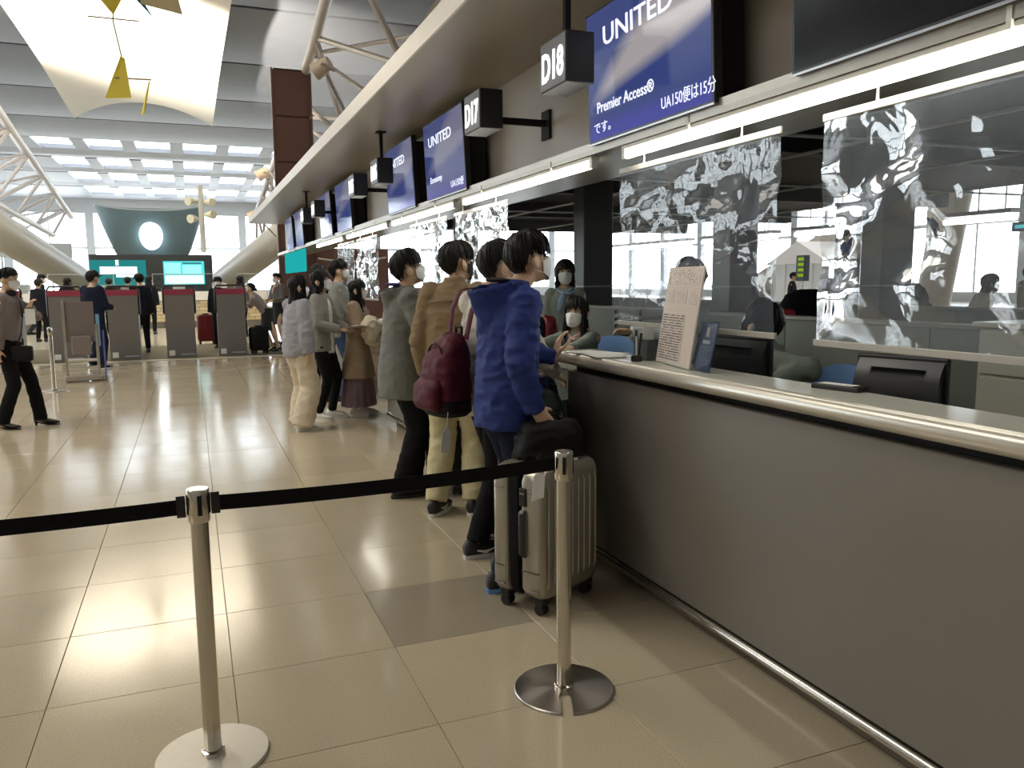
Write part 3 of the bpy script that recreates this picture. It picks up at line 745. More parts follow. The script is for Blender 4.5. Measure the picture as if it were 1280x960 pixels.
truss([(-7.6, 24, 5.6), (-5.9, 44, 3.9)], [(-5.4, 25, 7.9), (-5.3, 46, 4.9)], .13, 'white roof truss resting above the left pipe column', 7, trm)
truss([(-8.9, 24, 5.9), (-7.0, 44, 4.2)], [(-5.5, 25, 7.9), (-5.4, 46, 4.95)], .10, 'second white roof truss just outside the left one', 7, trm)
truss([(4.75, 11.0, 7.0), (3.95, 16.5, 5.4), (3.4, 36, 3.6), (3.4, 45, 3.3)], [(2.7, 12.5, 7.6), (3.1, 22, 6.9), (3.35, 45, 4.85)], .13, 'pale roof truss rising behind the soffit edge', 7, trk)
truss([(6.3, 10.0, 7.6), (4.9, 16.5, 5.3), (4.2, 36, 3.6)], [(2.72, 12.5, 7.62), (3.12, 22, 6.92), (3.37, 45, 4.87)], .10, 'pale roof truss leaning over the back office', 6, trk)
gb = thing('roof_girder', 'broad pinkish girder running above the soffit', 'girder', (4.3, 12, 5.2))
MB().tube([(1.9, -3.5, 3.6), (.25, 3, .9), (-.25, 9, -.9)], .22, 4).build('beam', trk, gb)
MB().tube([(1.9, -3.5, 3.75), (.25, 3, 1.1), (-.25, 9, -.7)], [(.3, .03)] * 3, 4).build('flange', trm, gb)
# brown pillar
brn = mat('brown_panel', (.19, .095, .075), .5, var=.08, scale=3)
bp_ = thing('brown_pillar', 'tall brown panelled pillar rising behind the end of the soffit', 'pillar', (2.68, 22, 0))
for k in range(6):
    MB().rbox(-.45, .45, -.3, .3, .02 + k * 1.145, 1.14 + k * 1.145, .012, 1).build('panel', brn, bp_)
MB().box(-.42, .42, -.27, .27, 0, 6.9).build('core', blkm, bp_)
MB().box(-.5, -.45, -.32, -.28, 0, 6.9).box(.45, .5, -.32, -.28, 0, 6.9).build('edge_strip', mat('brown_edge', (.2, .12, .1), .4), bp_)
bw = thing('brown_partition', 'brown partition wall with a pale curved rail behind the girls', 'partition', (4.4, 24, 0))
for k in range(3): MB().rbox(-1.2 + .8 * k, -.41 + .8 * k, -.05, .05, 0, 2.5, .01, 1).build('panel', mat('brown_wall', (.22, .11, .09), .5), bw)
MB().tube([(-1.1 + .22 * i, -.1, 2.25 - .12 * math.sin(math.pi * i / 10)) for i in range(11)], .03, 6).build('rail', rail, bw)
# spot lights on stalks
def spot(loc, rz, label, base, k=1.0):
    t = thing('spot_light', label, 'spotlight', base); d_ = Vector(loc) - Vector(base)
    MB().tube([(0, 0, 0), d_], .035, 8).build('arm', mat('arm_grey', (.42, .38, .35), .4), t)
    q = MB(); R = Matrix.Rotation(rz, 3, 'Z') @ Matrix.Rotation(.5, 3, 'Y')
    pts = [d_ + R @ Vector((x * k, 0, 0)) for x in (-.22, -.2, .18, .24)]
    q.tube(pts, [.12 * k, .16 * k, .2 * k, .21 * k], 14).build('lamp_head', mat('lamp_beige', (.62, .50, .38), .45), t, True)
    q2 = MB().tube([d_ + R @ Vector((.05, -.22, 0)) * k, d_ + R @ Vector((-.05, -.22, .0)) * k, d_ + R @ Vector((-.2, 0, -.22)) * k, d_ + R @ Vector((-.05, .22, 0)) * k], .02, 6).build('yoke', mat('arm_grey', (.42, .38, .35), .4), t)
spot((1.93, 12, 4.55), 2.6, 'beige spotlight on an arm next to the top of the brown pillar', (2.9, 13.4, 3.4), .6)
spot((2.62, 30, 5.35), 2.9, 'beige spotlight beyond the brown pillar', (3.5, 31, 4.2))
spot((2.3, 30, 3.9), 2.9, 'low beige spotlight at the end of the soffit', (3.0, 30.5, 3.2))
lp = thing('spot_light_mast', 'grey mast with cluster of four pale spotlights right of blue pod', 'spotlight', (.52, 30.3, 2.6))
MB().tube([(0, 0, 0), (0, 0, 2.3)], .09, 10).build('mast', mat('mast_grey', (.45, .45, .45), .5), lp)
for k, (x, z) in enumerate(((-.28, 1.75), (.25, 1.72), (-.25, 1.15), (.26, 1.3))):
    MB().tube([(x * .4, 0, z), (x, -.1, z), (x * 1.5, -.25, z - .02)], [.05, .12, .15], 12).build('lamp_head', mat('lamp_pale', (.62, .62, .5), .4), lp, True)
# blue boat shaped pod
podm = mat('pod_blue', (.15, .235, .28), .45, var=.08, scale=1)
pd = thing('boat_shaped_pod', 'blue-grey boat shaped pod tapering down behind the black sign wall', 'pod', (-1.3, 36, 2.5))
vs = []; fs = []; nu, nv = 28, 8
for j in range(nv + 1):
    v = j / nv; hw_ = 1.22 + .82 * v ** .8; dp = .5 + .9 * v
    for i in range(nu):
        a = 2 * math.pi * i / nu; c_, s_ = math.cos(a), math.sin(a)
        vs.append((hw_ * math.copysign(abs(c_) ** .7, c_), dp * math.copysign(abs(s_) ** .8, s_), 2.15 * v - (.28 * (1 - c_ * c_) * v if s_ < 0 else 0)))
for j in range(nv):
    for i in range(nu): fs.append((j * nu + i, j * nu + (i + 1) % nu, (j + 1) * nu + (i + 1) % nu, (j + 1) * nu + i))
MB().add(vs, fs).build('hull', podm, pd, True)
MB().tube([vs[nv * nu + i] for i in range(nu)] + [vs[nv * nu]], .035, 6).build('rim', mat('pod_rim', (.34, .42, .46), .4), pd, True)
MB().box(-1.2, 1.0, .1, .5, 1.0, 2.0).build('inner_box', mat('pod_inner', (.08, .08, .08), .6), pd)
MB().ell((0, -1.05, .92), (.42, .30, .56), 24, 14).build('lamp', emit('pod_lamp', (.95, 1, 1), 5), pd, True)
MB().box(-1.1, 1.1, -.25, .25, -2.5, 0).build('stem', mat('pod_inner', (.08, .08, .08), .6), pd)
# sign wall with teal board and screen
sw = thing('sign_wall', 'black wall with teal board and bright flight screen behind far counter', 'sign wall', (-1.25, 32.6, 0))
MB().box(-2.05, 2.1, 0, .3, 0, 2.6).build('wall', mat('sign_wall_black', (.03, .032, .036), .5), sw)
MB().rbox(-2.05, -.2, -.06, 0, 1.45, 2.40, .01, 1).build('teal_board', emit('teal_board', (.03, .30, .30), .75), sw)
MB().box(-1.72, -.5, -.08, -.06, 1.9, 2.16).box(-1.2, -.55, -.08, -.06, 1.78, 1.88).box(-1.2, -1.1, -.08, -.06, 2.2, 2.4).build('white_print', emit('board_white', (.9, 1, 1), 1.5), sw)
fs_ = MB().rbox(.38, 1.80, -.08, 0, 1.5, 2.36, .01, 1).build('flight_screen', emit('flight_cyan', (.10, .75, .78), 1.0), sw)
MB().box(.42, .98, -.085, -.08, 1.9, 2.3).build('list_block', emit('flight_pale', (.35, .9, .9), 1.1), fs_)
MB().box(1.04, 1.7, -.085, -.08, 1.9, 2.22).build('list_block', emit('flight_pale', (.35, .9, .9), 1.1), fs_)
MB().box(.42, 1.76, -.085, -.08, 1.53, 1.84).build('list_block', emit('flight_white', (.85, 1, 1), 1.2), fs_)
MB().box(1.04, 1.7, -.086, -.081, 2.26, 2.31).build('heading', mat('heading_dark', (.02, .2, .2), .5), fs_)
# far counter with small tan tiles
fcn = thing('far_counter', 'far check-in counter faced with rows of tan tiles', 'counter', (-2.6, 30.6, 0))
tan = mat('tan_tile', (.60, .50, .33), .35, var=.06, rand=.10)
MB().box(-7.5, 5.2, 0, .7, .0, .95).build('core', mat('tan_grout', (.36, .30, .2), .8), fcn)
MB().box(-7.5, 5.2, -.02, .0, .0, .2).build('plinth', mat('plinth_grey', (.16, .15, .13), .5), fcn)
tme = MB().rbox(-.2, .2, -.02, .0, 0, .105, .006, 1).mesh('tile'); tme.materials.append(tan)
for r in range(6):
    for k in range(20):
        o = bpy.data.objects.new('tile', tme); COL.objects.link(o); o.parent = fcn
        o.location = (-3.0 + k * .42 + (r % 2) * .21, -.002, .215 + r * .122)
MB().box(-7.5, 5.2, -.1, .75, .95, 1.24).build('lit_top', mat('lit_top', (.85, .84, .80), .3), fcn)
for k, x in enumerate((-6.0, -3.4, -.2, 2.6)):
    gl = thing('clear_screen', 'clear acrylic guard number %s along the far counter' % ('one', 'two', 'three', 'four')[k], 'screen guard', (x, 30.8, 1.24))
    gl['label'] = ('clear acrylic guard at the left end of the far counter', 'clear acrylic guard in front of the teal board', 'clear acrylic guard in front of the flight screen', 'clear acrylic guard below the right pipe column')[k]
    MB().box(-.98, .98, -.004, .004, .02, .62).build('pane', acr, gl)
    MB().box(-1.0, -.98, -.012, .012, 0, .64).box(.98, 1.0, -.012, .012, 0, .64).box(-1.0, 1.0, -.012, .012, .62, .64).box(-1.0, 1.0, -.012, .012, 0, .02).build('frame', mat('frame_grey', (.5, .52, .52), .4), gl)
for k, (x, w, h) in enumerate(((-4.6, .35, .3), (-.95, .5, .34), (.15, .4, .28), (1.5, .5, .3), (-2.2, .4, .26))):
    eq = thing('counter_terminal', ('pale terminal near the left end of far counter', 'pale terminal on far counter below the flight screen edge', 'small pale terminal on far counter under flight screen', 'pale terminal on far counter below right pipe column', 'small pale terminal on far counter below teal board')[k], 'terminal', (x - .5, 30.95, 1.24))
    MB().rbox(-w / 2, w / 2, -.08, .08, .05, h, .02, 2).build('screen_case', mat('pale_shell', (.5, .52, .52), .5), eq)
    MB().rbox(-.1, .1, -.08, .1, 0, .05, .01, 1).build('foot', mat('pale_shell', (.5, .52, .52), .5), eq)
# low buildings beyond, left
for k, (x, y, w, h, z0, m_, lab) in enumerate(((-6.45, 40, .42, .3, 2.52, emit('sign_cyan', (.05, .35, .5), .9), 'dark blue hanging direction sign on the left of the hall'), (-5.85, 40, .6, .22, 2.58, emit('sign_yellow', (.45, .5, .05), .9), 'yellow hanging direction sign next to a dark blue one'))):
    sg = thing('direction_sign', lab, 'sign', (x, y, z0))
    MB().rbox(-w / 2, w / 2, -.05, .05, 0, h, .01, 1).build('panel', m_, sg)
    for q in (-.4, .4): MB().tube([(q * w, 0, h), (q * w, 0, h + .6)], .015, 6).build('hanger', rail, sg)
sb = thing('shop_front', 'pale glazed shop front along the left side of the hall', 'shop front', (-9.0, 46, 0))
MB().box(-4, 3.6, 0, .3, 2.9, 3.6).build('header', mat('shop_header', (.55, .57, .56), .5), sb)
for k in range(6): MB().box(-4 + 1.5 * k, -3.92 + 1.5 * k, 0, .2, 0, 2.9).build('mullion', frm, sb)
for k in range(5): MB().box(-3.92 + 1.5 * k, -2.5 + 1.5 * k, .08, .1, .1, 2.9).build('pane', pane, sb)
# ------------------------------------------------------------------ self service kiosks
km = mat('kiosk_grey', (.17, .16, .15), .42, var=.04, scale=4)
def kiosk(x, y, label, rz=0.0, proto=None):
    if proto: return copy_thing(proto, (x, y, .006), rz, label)
    k = thing('self_service_kiosk', label, 'kiosk', (x, y, .006), rz, 'self service kiosks on the carpet')
    prof = [(0, 0), (.42, 0), (.42, .9), (.26, 1.30), (.10, 1.32), (-.02, 1.29)]
    MB().prism([(a, c) for a, c in prof], 0, -.28, .28).build('body', km, k)
    MB().prism([(-.03, 1.285), (.10, 1.33), (.27, 1.31), (.29, 1.36), (.1, 1.40), (-.03, 1.40)], 0, -.29, .29).build('maroon_cap', mat('maroon_cap', (.30, .035, .07), .4), k)
    MB().tube([(-.30, .05, .9), (-.30, .05, 1.40), (-.26, .03, 1.47), (.26, .03, 1.47), (.30, .05, 1.40), (.30, .05, .9)], .02, 8).build('handle', blk, k, True)
    for s in (-.12, .12): MB().tube([(s, -.015, 1.15), (s, .0, 1.15)], .035, 10).build('vent', blkm, k)
    MB().box(-.24, -.13, -.004, .0, .04, .15).build('sticker', wp, k)
    MB().box(-.02, .25, -.004, .0, .05, .075).build('maker_plate', mat('pale_print', (.45, .48, .55), .5), k)
    MB().box(-.27, .27, .26, .43, .92, 1.27).build('screen_slope', blk, k)
    return k
K0 = kiosk(-1.27, 17.85, 'grey kiosk with maroon cap beside the person in cap')
for x, l in ((-.22, 'grey kiosk with maroon cap left of the red suitcase'), (.78, 'grey kiosk with maroon cap next to the bending attendant'), (-2.29, 'grey kiosk with maroon cap behind the acrylic sign stand'), (-3.33, 'grey kiosk with maroon cap behind the woman in grey blouse')):
    kiosk(x, 17.85, l, 0.0, K0)
# acrylic sign stand and posts on the left
st = thing('acrylic_sign_stand', 'grey leaflet stand with clear side panels in front of kiosks', 'sign stand', (-1.62, 14.1, 0), .15)
MB().rbox(-.26, .26, -.1, .16, .02, .10, .01, 1).build('base', mat('stand_grey', (.33, .29, .25), .4), st)
MB().box(-.24, -.2, -.02, .02, .1, 1.28).build('post', steel, st); MB().box(.2, .24, -.02, .02, .1, .9).build('post', steel, st)
MB().box(-.2, .2, .0, .02, .62, 1.25).build('board', mat('stand_board', (.16, .13, .12), .4), st)
MB().rbox(-.14, .14, -.07, .0, .42, .72, .02, 2).build('leaflet_pocket', mat('stand_pocket', (.20, .17, .15), .4), st)
for z in (.2, .32): MB().box(-.2, .2, -.09, .12, z, z + .03).build('shelf', mat('stand_shelf', (.5, .46, .38), .4), st)
MB().box(.30, .31, -.2, .25, .05, .80).build('side_panel', acr, st); MB().box(.296, .314, -.2, -.14, .05, .80).build('blue_strip', mat('violet_blue', (.12, .13, .42), .4), st)
MB().box(.22, .27, -.012, .012, .55, 1.05).build('blue_card', mat('blue_card', (.16, .32, .5), .4), st)
# ------------------------------------------------------------------ people
skin = mat('skin', (.66, .44, .285), .5, var=.06, scale=30, bump=.04, bscale=250)
hairm = mat('black_hair', (.007, .006, .0055), .5, var=.4, scale=60, stretch=(1, 1, .15), bump=.3, bscale=120, spec=.28)
maskw = mat('white_mask', (.80, .81, .80), .65, var=.03, scale=60, bump=.1, bscale=90)
eyew = mat('eye_white', (.7, .68, .64), .3); eyed = mat('eye_dark', (.012, .008, .006), .15)
def fabric(name, col, rough=.85, bump=.25, bscale=28, var=.12): return mat(name, col, rough, var=var, scale=14, bump=bump, bscale=bscale, spec=.15)

def remesh(mb, name, m, parent, voxel, smooth=3, amp=0.0, seed=0, freq=(9, 9, 17)):
    me = mb.mesh(name)
    ob = bpy.data.objects.new(name, me); COL.objects.link(ob)
    md = ob.modifiers.new('r', 'REMESH'); md.mode = 'VOXEL'; md.voxel_size = voxel; md.use_smooth_shade = True
    if smooth:
        ms = ob.modifiers.new('s', 'SMOOTH'); ms.factor = .5; ms.iterations = smooth
    dg = bpy.context.evaluated_depsgraph_get(); dg.update()
    out = bpy.data.meshes.new_from_object(ob.evaluated_get(dg)); out.name = name
    bpy.data.objects.remove(ob); bpy.data.meshes.remove(me)
    if amp:
        n = len(out.vertices); co = np.empty(n * 3, np.float32); no = np.empty(n * 3, np.float32)
        out.vertices.foreach_get('co', co); out.vertices.foreach_get('normal', no)
        co = co.reshape(-1, 3); no = no.reshape(-1, 3)
        q = co * np.array(freq, np.float32) + seed * 3.7
        q2 = co * np.array((24, 24, 34), np.float32) + seed * 1.3
        d_ = (.62 - 1.9 * np.abs(np.array([noise.noise(Vector(p)) for p in q]))) * .85 + np.array([noise.noise(Vector(p)) for p in q2]) * .35
        co = co + no * (d_ * amp)[:, None]
        out.vertices.foreach_set('co', co.astype(np.float32).ravel()); out.update()
    out.materials.clear(); out.materials.append(m)
    out.polygons.foreach_set('use_smooth', [True] * len(out.polygons))
    o = bpy.data.objects.new(name, out); COL.objects.link(o); o.parent = parent
    return o

def ik(a, t, l1, l2, pole):
    a, t, pole = Vector(a), Vector(t), Vector(pole); d_ = t - a; L = d_.length
    if L > (l1 + l2) * .999: t = a + d_ * ((l1 + l2) * .999 / L); d_ = t - a; L = d_.length
    L = max(L, abs(l1 - l2) + .01)
    x = (l1 * l1 - l2 * l2 + L * L) / (2 * L); h = math.sqrt(max(0, l1 * l1 - x * x))
    u = d_.normalized(); p = pole - u * pole.dot(u); p = p.normalized() if p.length > 1e-6 else u.orthogonal()
    return a + u * x + p * h, t

def hand_mb(mb, w, d_, nrm, side, s=1.0, curl=.4, spread=.0):
    """palm and five fingers; d_ pointing direction, nrm palm normal, side = direction of the thumb across the palm"""
    d_ = Vector(d_).normalized(); nrm = Vector(nrm); nrm = (nrm - d_ * nrm.dot(d_)).normalized(); sd = d_.cross(nrm)
    if sd.dot(Vector(side)) < 0: sd = -sd
    w = Vector(w)
    mb.tube([w - d_ * .01 * s, w + d_ * .025 * s, w + d_ * .06 * s, w + d_ * .092 * s], [(.024 * s, .017 * s), (.034 * s, .017 * s), (.041 * s, .016 * s), (.038 * s, .012 * s)], 12, up=sd, dome=True)
    for k, (o, l) in enumerate(((.030, .068), (.010, .076), (-.011, .070), (-.030, .056))):
        p = w + d_ * .085 * s + sd * o * s; dr = (d_ + sd * (o * spread * 8)).normalized(); pts = [p]; cur = curl * (1 + .12 * k) * .6
        for q, f in enumerate((.42, .33, .25)):
            ax = dr.cross(nrm).normalized()
            dr = Matrix.Rotation(cur, 3, ax) @ dr; p = p + dr * l * f * s * 1.08; pts.append(p); cur = curl * 1.1
        mb.tube(pts, [.0092 * s, .0088 * s, .008 * s, .0066 * s], 8, dome=True)
    p = w + d_ * .02 * s + sd * .026 * s; dr = (d_ * .62 + sd * .68 + nrm * .35).normalized(); pts = [p]
    for l in (.034, .030, .024):
        p = p + dr * l * s; pts.append(p); dr = (dr + d_ * .25 + nrm * .18 * curl * 2 - sd * .2).normalized()
    mb.tube(pts, [.014 * s, .0115 * s, .0098 * s, .0075 * s], 8, dome=True)

def head_pts(R, c, s):
    return lambda x, y, z: c + R @ Vector((x * s, y * s, z * s))

def hair_mesh(style, hp, seed, s):
    mb = MB(); rr = random.Random(seed); n = 84; m = 16
    lim = {'short': ([0, 35, 55, 70, 84, 100, 112, 135, 180], [3, 1, 0, -8, 5, 9, 2, -40, -50]),
           'bob': ([0, 35, 48, 62, 90, 180], [5, 3, -8, -30, -40, -45]),
           'long': ([0, 35, 48, 62, 90, 180], [5, 3, -8, -30, -40, -45]),
           'tied': ([0, 40, 60, 84, 100, 120, 180], [16, 12, 2, -4, -8, -30, -38])}[style]
    th = {'short': .023, 'bob': .018, 'long': .017, 'tied': .011}[style]
    cols = []; L = {'short': 0, 'bob': .10, 'long': .36, 'tied': 0}[style] if not isinstance(style, tuple) else 0
    for i in range(n):
        a = 2 * math.pi * i / n; ad = abs((math.degrees(a) + 180) % 360 - 180)
        e0 = np.interp(ad, *lim) + (4.0 if ad < 60 else 3.0) * noise.noise(Vector((i * .55, seed * 3.1, 0))) + rr.uniform(-1.5, 1.5)
        ridge = .0035 * noise.noise(Vector((i * .42, seed, 2.0))) + rr.uniform(-.0012, .0012)
        col = []
        for j in range(m + 1):
            t = j / m; el = math.radians(90 + (e0 - 90) * t)
            dv = Vector((math.sin(a) * math.cos(el), math.cos(a) * math.cos(el), math.sin(el)))
            r = 1 / math.sqrt((dv.x / .078) ** 2 + (dv.y / .097) ** 2 + (dv.z / .090) ** 2)
            k = th * (1.0 - .25 * t) + ridge * min(1, t * 2) + .005 * noise.noise(Vector((dv.x * 5 + seed, dv.y * 5, dv.z * 5)))
            if ad < 60: k += .006 * math.sin(math.pi * t) - .008 * max(0, t - .8) * 5 * .4
            p = dv * (r + k) + Vector((0, -.008, .030)); col.append(p)
        if L and ad > 50:
            q = col[-1]; f = min(1, (ad - 50) / 25); ll = L * (.75 + .25 * f) * (1 + .1 * noise.noise(Vector((i * .9, seed, 5))))
            for j in range(1, 9):
                t = j / 8; hor = Vector((q.x, q.y, 0)); bk_ = max(0, min(1, (ad - 95) / 50)); out = 1 + (.22 + .62 * bk_ * (1 if L > .2 else .2)) * math.sin(min(1, t * 1.3) * math.pi * .5) - .35 * max(0, t - .75)
                wv = .004 * math.sin(t * 5 + i * .8)
                col.append(Vector((hor.x * (out + wv * 8), hor.y * out - .01 * t + (.0 if ad > 120 else .0), q.z - ll * t)))
        inner = [p_ for p_ in col]
        e = col[-1]; cin = Vector((0, -.008, e.z)); col.append(e + (cin - e) * .22 + Vector((0, 0, .006)))
        cols.append(col)
    mx = max(len(c_) for c_ in cols)
    vs = []; 
    for c_ in cols:
        c_ = c_ + [c_[-1]] * (mx - len(c_)); vs += [hp(*p) for p in c_]
    fs = []
    for i in range(n):
        for j in range(mx - 1):
            i2 = (i + 1) % n
            fs.append((i * mx + j, i2 * mx + j, i2 * mx + j + 1, i * mx + j + 1))
    mb.add(vs, fs)
    # loose locks over the shell
    nl = 95 if style != 'tied' else 50
    for k in range(nl):
        i = rr.randrange(n); base = cols[i]; m0 = rr.randint(3, 9); seq = base[m0:m + 1:3] + ([base[m]] if (m - m0) % 3 else [])
        if len(base) > m + 3: seq = base[m0::4] + [base[-2]]
        if len(seq) < 2: continue
        d_ = (seq[-1] - seq[-2]).normalized(); tip = seq[-1] + d_ * rr.uniform(.006, .020) + Vector((rr.uniform(-.005, .005), 0, -.004))
        P = []
        for p in seq + [tip]:
            o = Vector((p.x, p.y + .008, (p.z - .03) * .6)); o = o.normalized() if o.length else Vector((0, 0, 1)); P.append(hp(*(p + o * rr.uniform(.0, .0035))))
        w = rr.uniform(.005, .010) * s
        mb.tube(P, [(w * .5, .003 * s)] + [(w, .004 * s)] * (len(P) - 2) + [(w * .2, .0012 * s)], 6)
    return mb

def person(label, loc, rz, H=1.70, lod=1, female=False, lean=0.0, head=(0, 0), hip=None, feet=None, hands=None, poles=None,
           top=None, legs=None, shoes=None, hair='short', mask=maskw, glasses=False, extra=None, hdir=None, curl=(.45, .45), neckf=.02, group=None, seed=None, knee=(0, 1, 0), hdy=0.0, skinm=None, crown=0.0):
    seed = seed if seed is not None else rnd.randint(1, 999)
    s = H / 1.72; P = thing('person', label, 'person', loc, rz, group)
    vox = {0: .0062, 1: .0095, 2: .015}[lod]; gv = {0: .0088, 1: .014, 2: .02}[lod]
    sw = .155 if female else .178
    hipz = hip if hip else .90 * s
    Rl = Matrix.Rotation(-lean, 3, 'X')
    def TT(x, y, z): return Vector((0, 0, hipz)) + Rl @ Vector((x * s, y * s, (z - .90) * s))
    k = .88 if female else 1.0
    rings = [(.84, .11, .085), (.89, .15, .105), (.95, .16, .115), (1.05, .135 * k, .10 * k), (1.15, .135 * k, .10 * k), (1.28, .155 * k, .112), (1.36, .155 * k, .10), (1.42, .12 * k, .08), (1.465, .065, .06)]
    body = MB()
    body.tube([TT(0, 0, z) for z, _, _ in rings], [(a * s, c * s) for _, a, c in rings], 20, up=(1, 0, 0), dome=True)
    # arms
    shj = {}; elb = {}; wri = {}; hd = {}
    for q, sd in ((0, 1), (1, -1)):
        shj[sd] = TT(sw * sd, 0, 1.395)
        tgt = Vector(hands[q]) if hands and hands[q] else TT((sw + .05) * sd, .04, .86)
        if hands and hands[q]: tgt = Vector((tgt.x, tgt.y, tgt.z))
        pole = poles[q] if poles and poles[q] else (.45 * sd, -1, -.25)
        elb[sd], wri[sd] = ik(shj[sd], tgt, .285 * s, .245 * s, pole)
        dr = Vector(hdir[q]).normalized() if hdir and hdir[q] else (wri[sd] - elb[sd]).normalized()
        hd[sd] = dr
        body.tube([shj[sd], shj[sd].lerp(elb[sd], .5), elb[sd], elb[sd].lerp(wri[sd], .35), wri[sd]], [.052 * s, .046 * s, .038 * s, .038 * s, .024 * s], 12, dome=True)
        nr = Vector((-sd, 0.15, -.15)); 
        if abs(dr.dot(nr.normalized())) > .85: nr = Vector((0, 0, -1))
        if abs(dr.z) < .6: nr = Vector((-sd * .6, .1, -.8))
        if dr.z > .6: nr = Vector((-sd * .3, 1, 0))
        thumb = Vector((0, 1, .3)) if dr.z < -.5 else (Vector((-sd, .1, .5)) if dr.z < .6 else Vector((-sd, .3, 0)))
        if lod < 2 or hands: hand_mb(body, wri[sd], dr, nr, thumb, s * (.93 if female else 1), curl[q])
    # legs
    anks = {}; knees = {}; hips = {}
    ft = feet or (((.095, 0.0), 0.0), ((-.095, .0), 0.0))
    for q, sd in ((0, 1), (1, -1)):
        (fx, fy), fr = ft[q][0], ft[q][1]; lift = ft[q][2] if len(ft[q]) > 2 else 0.0
        hips[sd] = Vector((0, 0, hipz)) + Vector((.088 * s * sd, 0, 0)); an = Vector((fx, fy, .085 * s + lift))
        knees[sd], anks[sd] = ik(hips[sd], an, .43 * s, .415 * s, knee)
        body.tube([hips[sd], hips[sd].lerp(knees[sd], .5), knees[sd], knees[sd].lerp(anks[sd], .35), anks[sd], anks[sd] - Vector((0, 0, .03 * s))], [.082 * s, .068 * s, .05 * s, .05 * s, .034 * s, .034 * s], 14, dome=True)
        fd = Vector((math.sin(fr), math.cos(fr), 0))
        body.tube([anks[sd] - fd * .03 * s + Vector((0, 0, -.045 * s)), anks[sd] + fd * .12 * s + Vector((0, 0, -.055 * s))], [(.03 * s, .025 * s), (.03 * s, .018 * s)], 10, dome=True)
    # head
    nb_ = TT(0, 0, 1.455); Rh = Matrix.Rotation(head[0], 3, 'Z') @ Matrix.Rotation(-head[1], 3, 'X')
    hc = nb_ + (Rl @ Vector((0, neckf * s, .06 * s))) + Rh @ Vector((0, (.018 + hdy) * s, .090 * s))
    hp = head_pts(Rh, hc, s)
    body.tube([TT(0, -.01, 1.42), nb_ + Rl @ Vector((0, neckf * .6 * s, .03 * s)), hp(0, -.012, -.06), hp(0, -.01, -.02)], [.06 * s, .052 * s * (.9 if female else 1), .050 * s * (.9 if female else 1), .05 * s], 14)
    E3 = lambda x, y, z, a, c, e, **kw: body.ell(hp(x, y, z), (a * s, c * s, e * s), 20, 14, rot=Rh)
    E3(0, -.008, .030, .077, .096, .088); E3(0, .022, -.035, .062, .068, .083); E3(0, .050, -.088, .034, .036, .028); E3(0, .030, .045, .06, .058, .05)
    E3(.040, .040, -.030, .026, .036, .030); E3(-.040, .040, -.030, .026, .036, .030)
    body.tube([hp(0, .080, .006), hp(0, .093, -.014), hp(0, .103, -.032), hp(0, .092, -.040)], [.008 * s, .010 * s, .013 * s, .009 * s], 8, dome=True)
    for sd in (1, -1):
        Er = Rh @ Matrix.Rotation(.55 * sd, 3, 'Z')
        body.ell(hp(.089 * sd, -.016, -.014), (.011 * s, .027 * s, .036 * s), 12, 10, rot=Er); body.ell(hp(.080 * sd, -.006, -.020), (.014 * s, .016 * s, .028 * s), 12, 8, rot=Rh)
    if not mask: body.ell(hp(0, .088, -.066), (.022 * s, .010 * s, .006 * s), 10, 6, rot=Rh).ell(hp(0, .087, -.074), (.018 * s, .010 * s, .006 * s), 10, 6, rot=Rh)
    remesh(body, 'body', skinm or skin, P, vox, 2)
    if lod < 2:
        for sd in (1, -1):
            e = MB().ell(hp(.031 * sd, .0705, .003), (.0145 * s, .009 * s, .0062 * s), 12, 8, rot=Rh).build('eye', eyew, P, True)
            MB().ell(hp(.031 * sd, .0765, .003), (.0062 * s, .0045 * s, .0058 * s), 10, 6, rot=Rh).build('iris', eyed, e, True)
            MB().tube([hp(.015 * sd, .081, .0115), hp(.031 * sd, .080, .0125), hp(.047 * sd, .069, .009)], .0022 * s, 6).build('eyelid', hairm, e)
            MB().tube([hp(.013 * sd, .085, .025), hp(.031 * sd, .083, .031), hp(.050 * sd, .068, .025)], [.003 * s, .0035 * s, .0015 * s], 6).build('eyebrow', hairm, P, True)
    # hair
    if hair == 'cap':
        cm = fabric('cap_navy', (.012, .014, .022))
        hm = hair_mesh('short', hp, seed, s).build('hair', hairm, P, True)
        c_ = MB(); pr = []
        for i in range(9):
            t = i / 8; pr.append((math.cos(t * math.pi / 2) * .110, .045 + math.sin(t * math.pi / 2) * .085))
        vs = []; n = 24
        for r_, z_ in pr:
            for q in range(n):
                a = 2 * math.pi * q / n; vs.append(hp(r_ * .86 * math.cos(a), r_ * 1.06 * math.sin(a) - .005, z_))
        c_.add(vs, [(i * n + q, i * n + (q + 1) % n, (i + 1) * n + (q + 1) % n, (i + 1) * n + q) for i in range(8) for q in range(n)])
        cp = c_.build('cap', cm, P, True)
        MB().tube([hp(0, .095, .055), hp(0, .13, .05), hp(0, .165, .038)], [(.075 * s, .006 * s), (.07 * s, .005 * s), (.04 * s, .003 * s)], 14, up=Rh @ Vector((1, 0, 0))).build('peak', cm, cp, True)
    elif hair == 'bun':
        hm = hair_mesh('tied', hp, seed, s).build('hair', hairm, P, True)
        MB().ell(hp(0, -.125, .03), (.036 * s, .03 * s, .036 * s), 14, 10).build('bun', hairm, hm, True)
    else:
        hair_mesh(hair, hp, seed, s).build('hair', hairm, P, True)
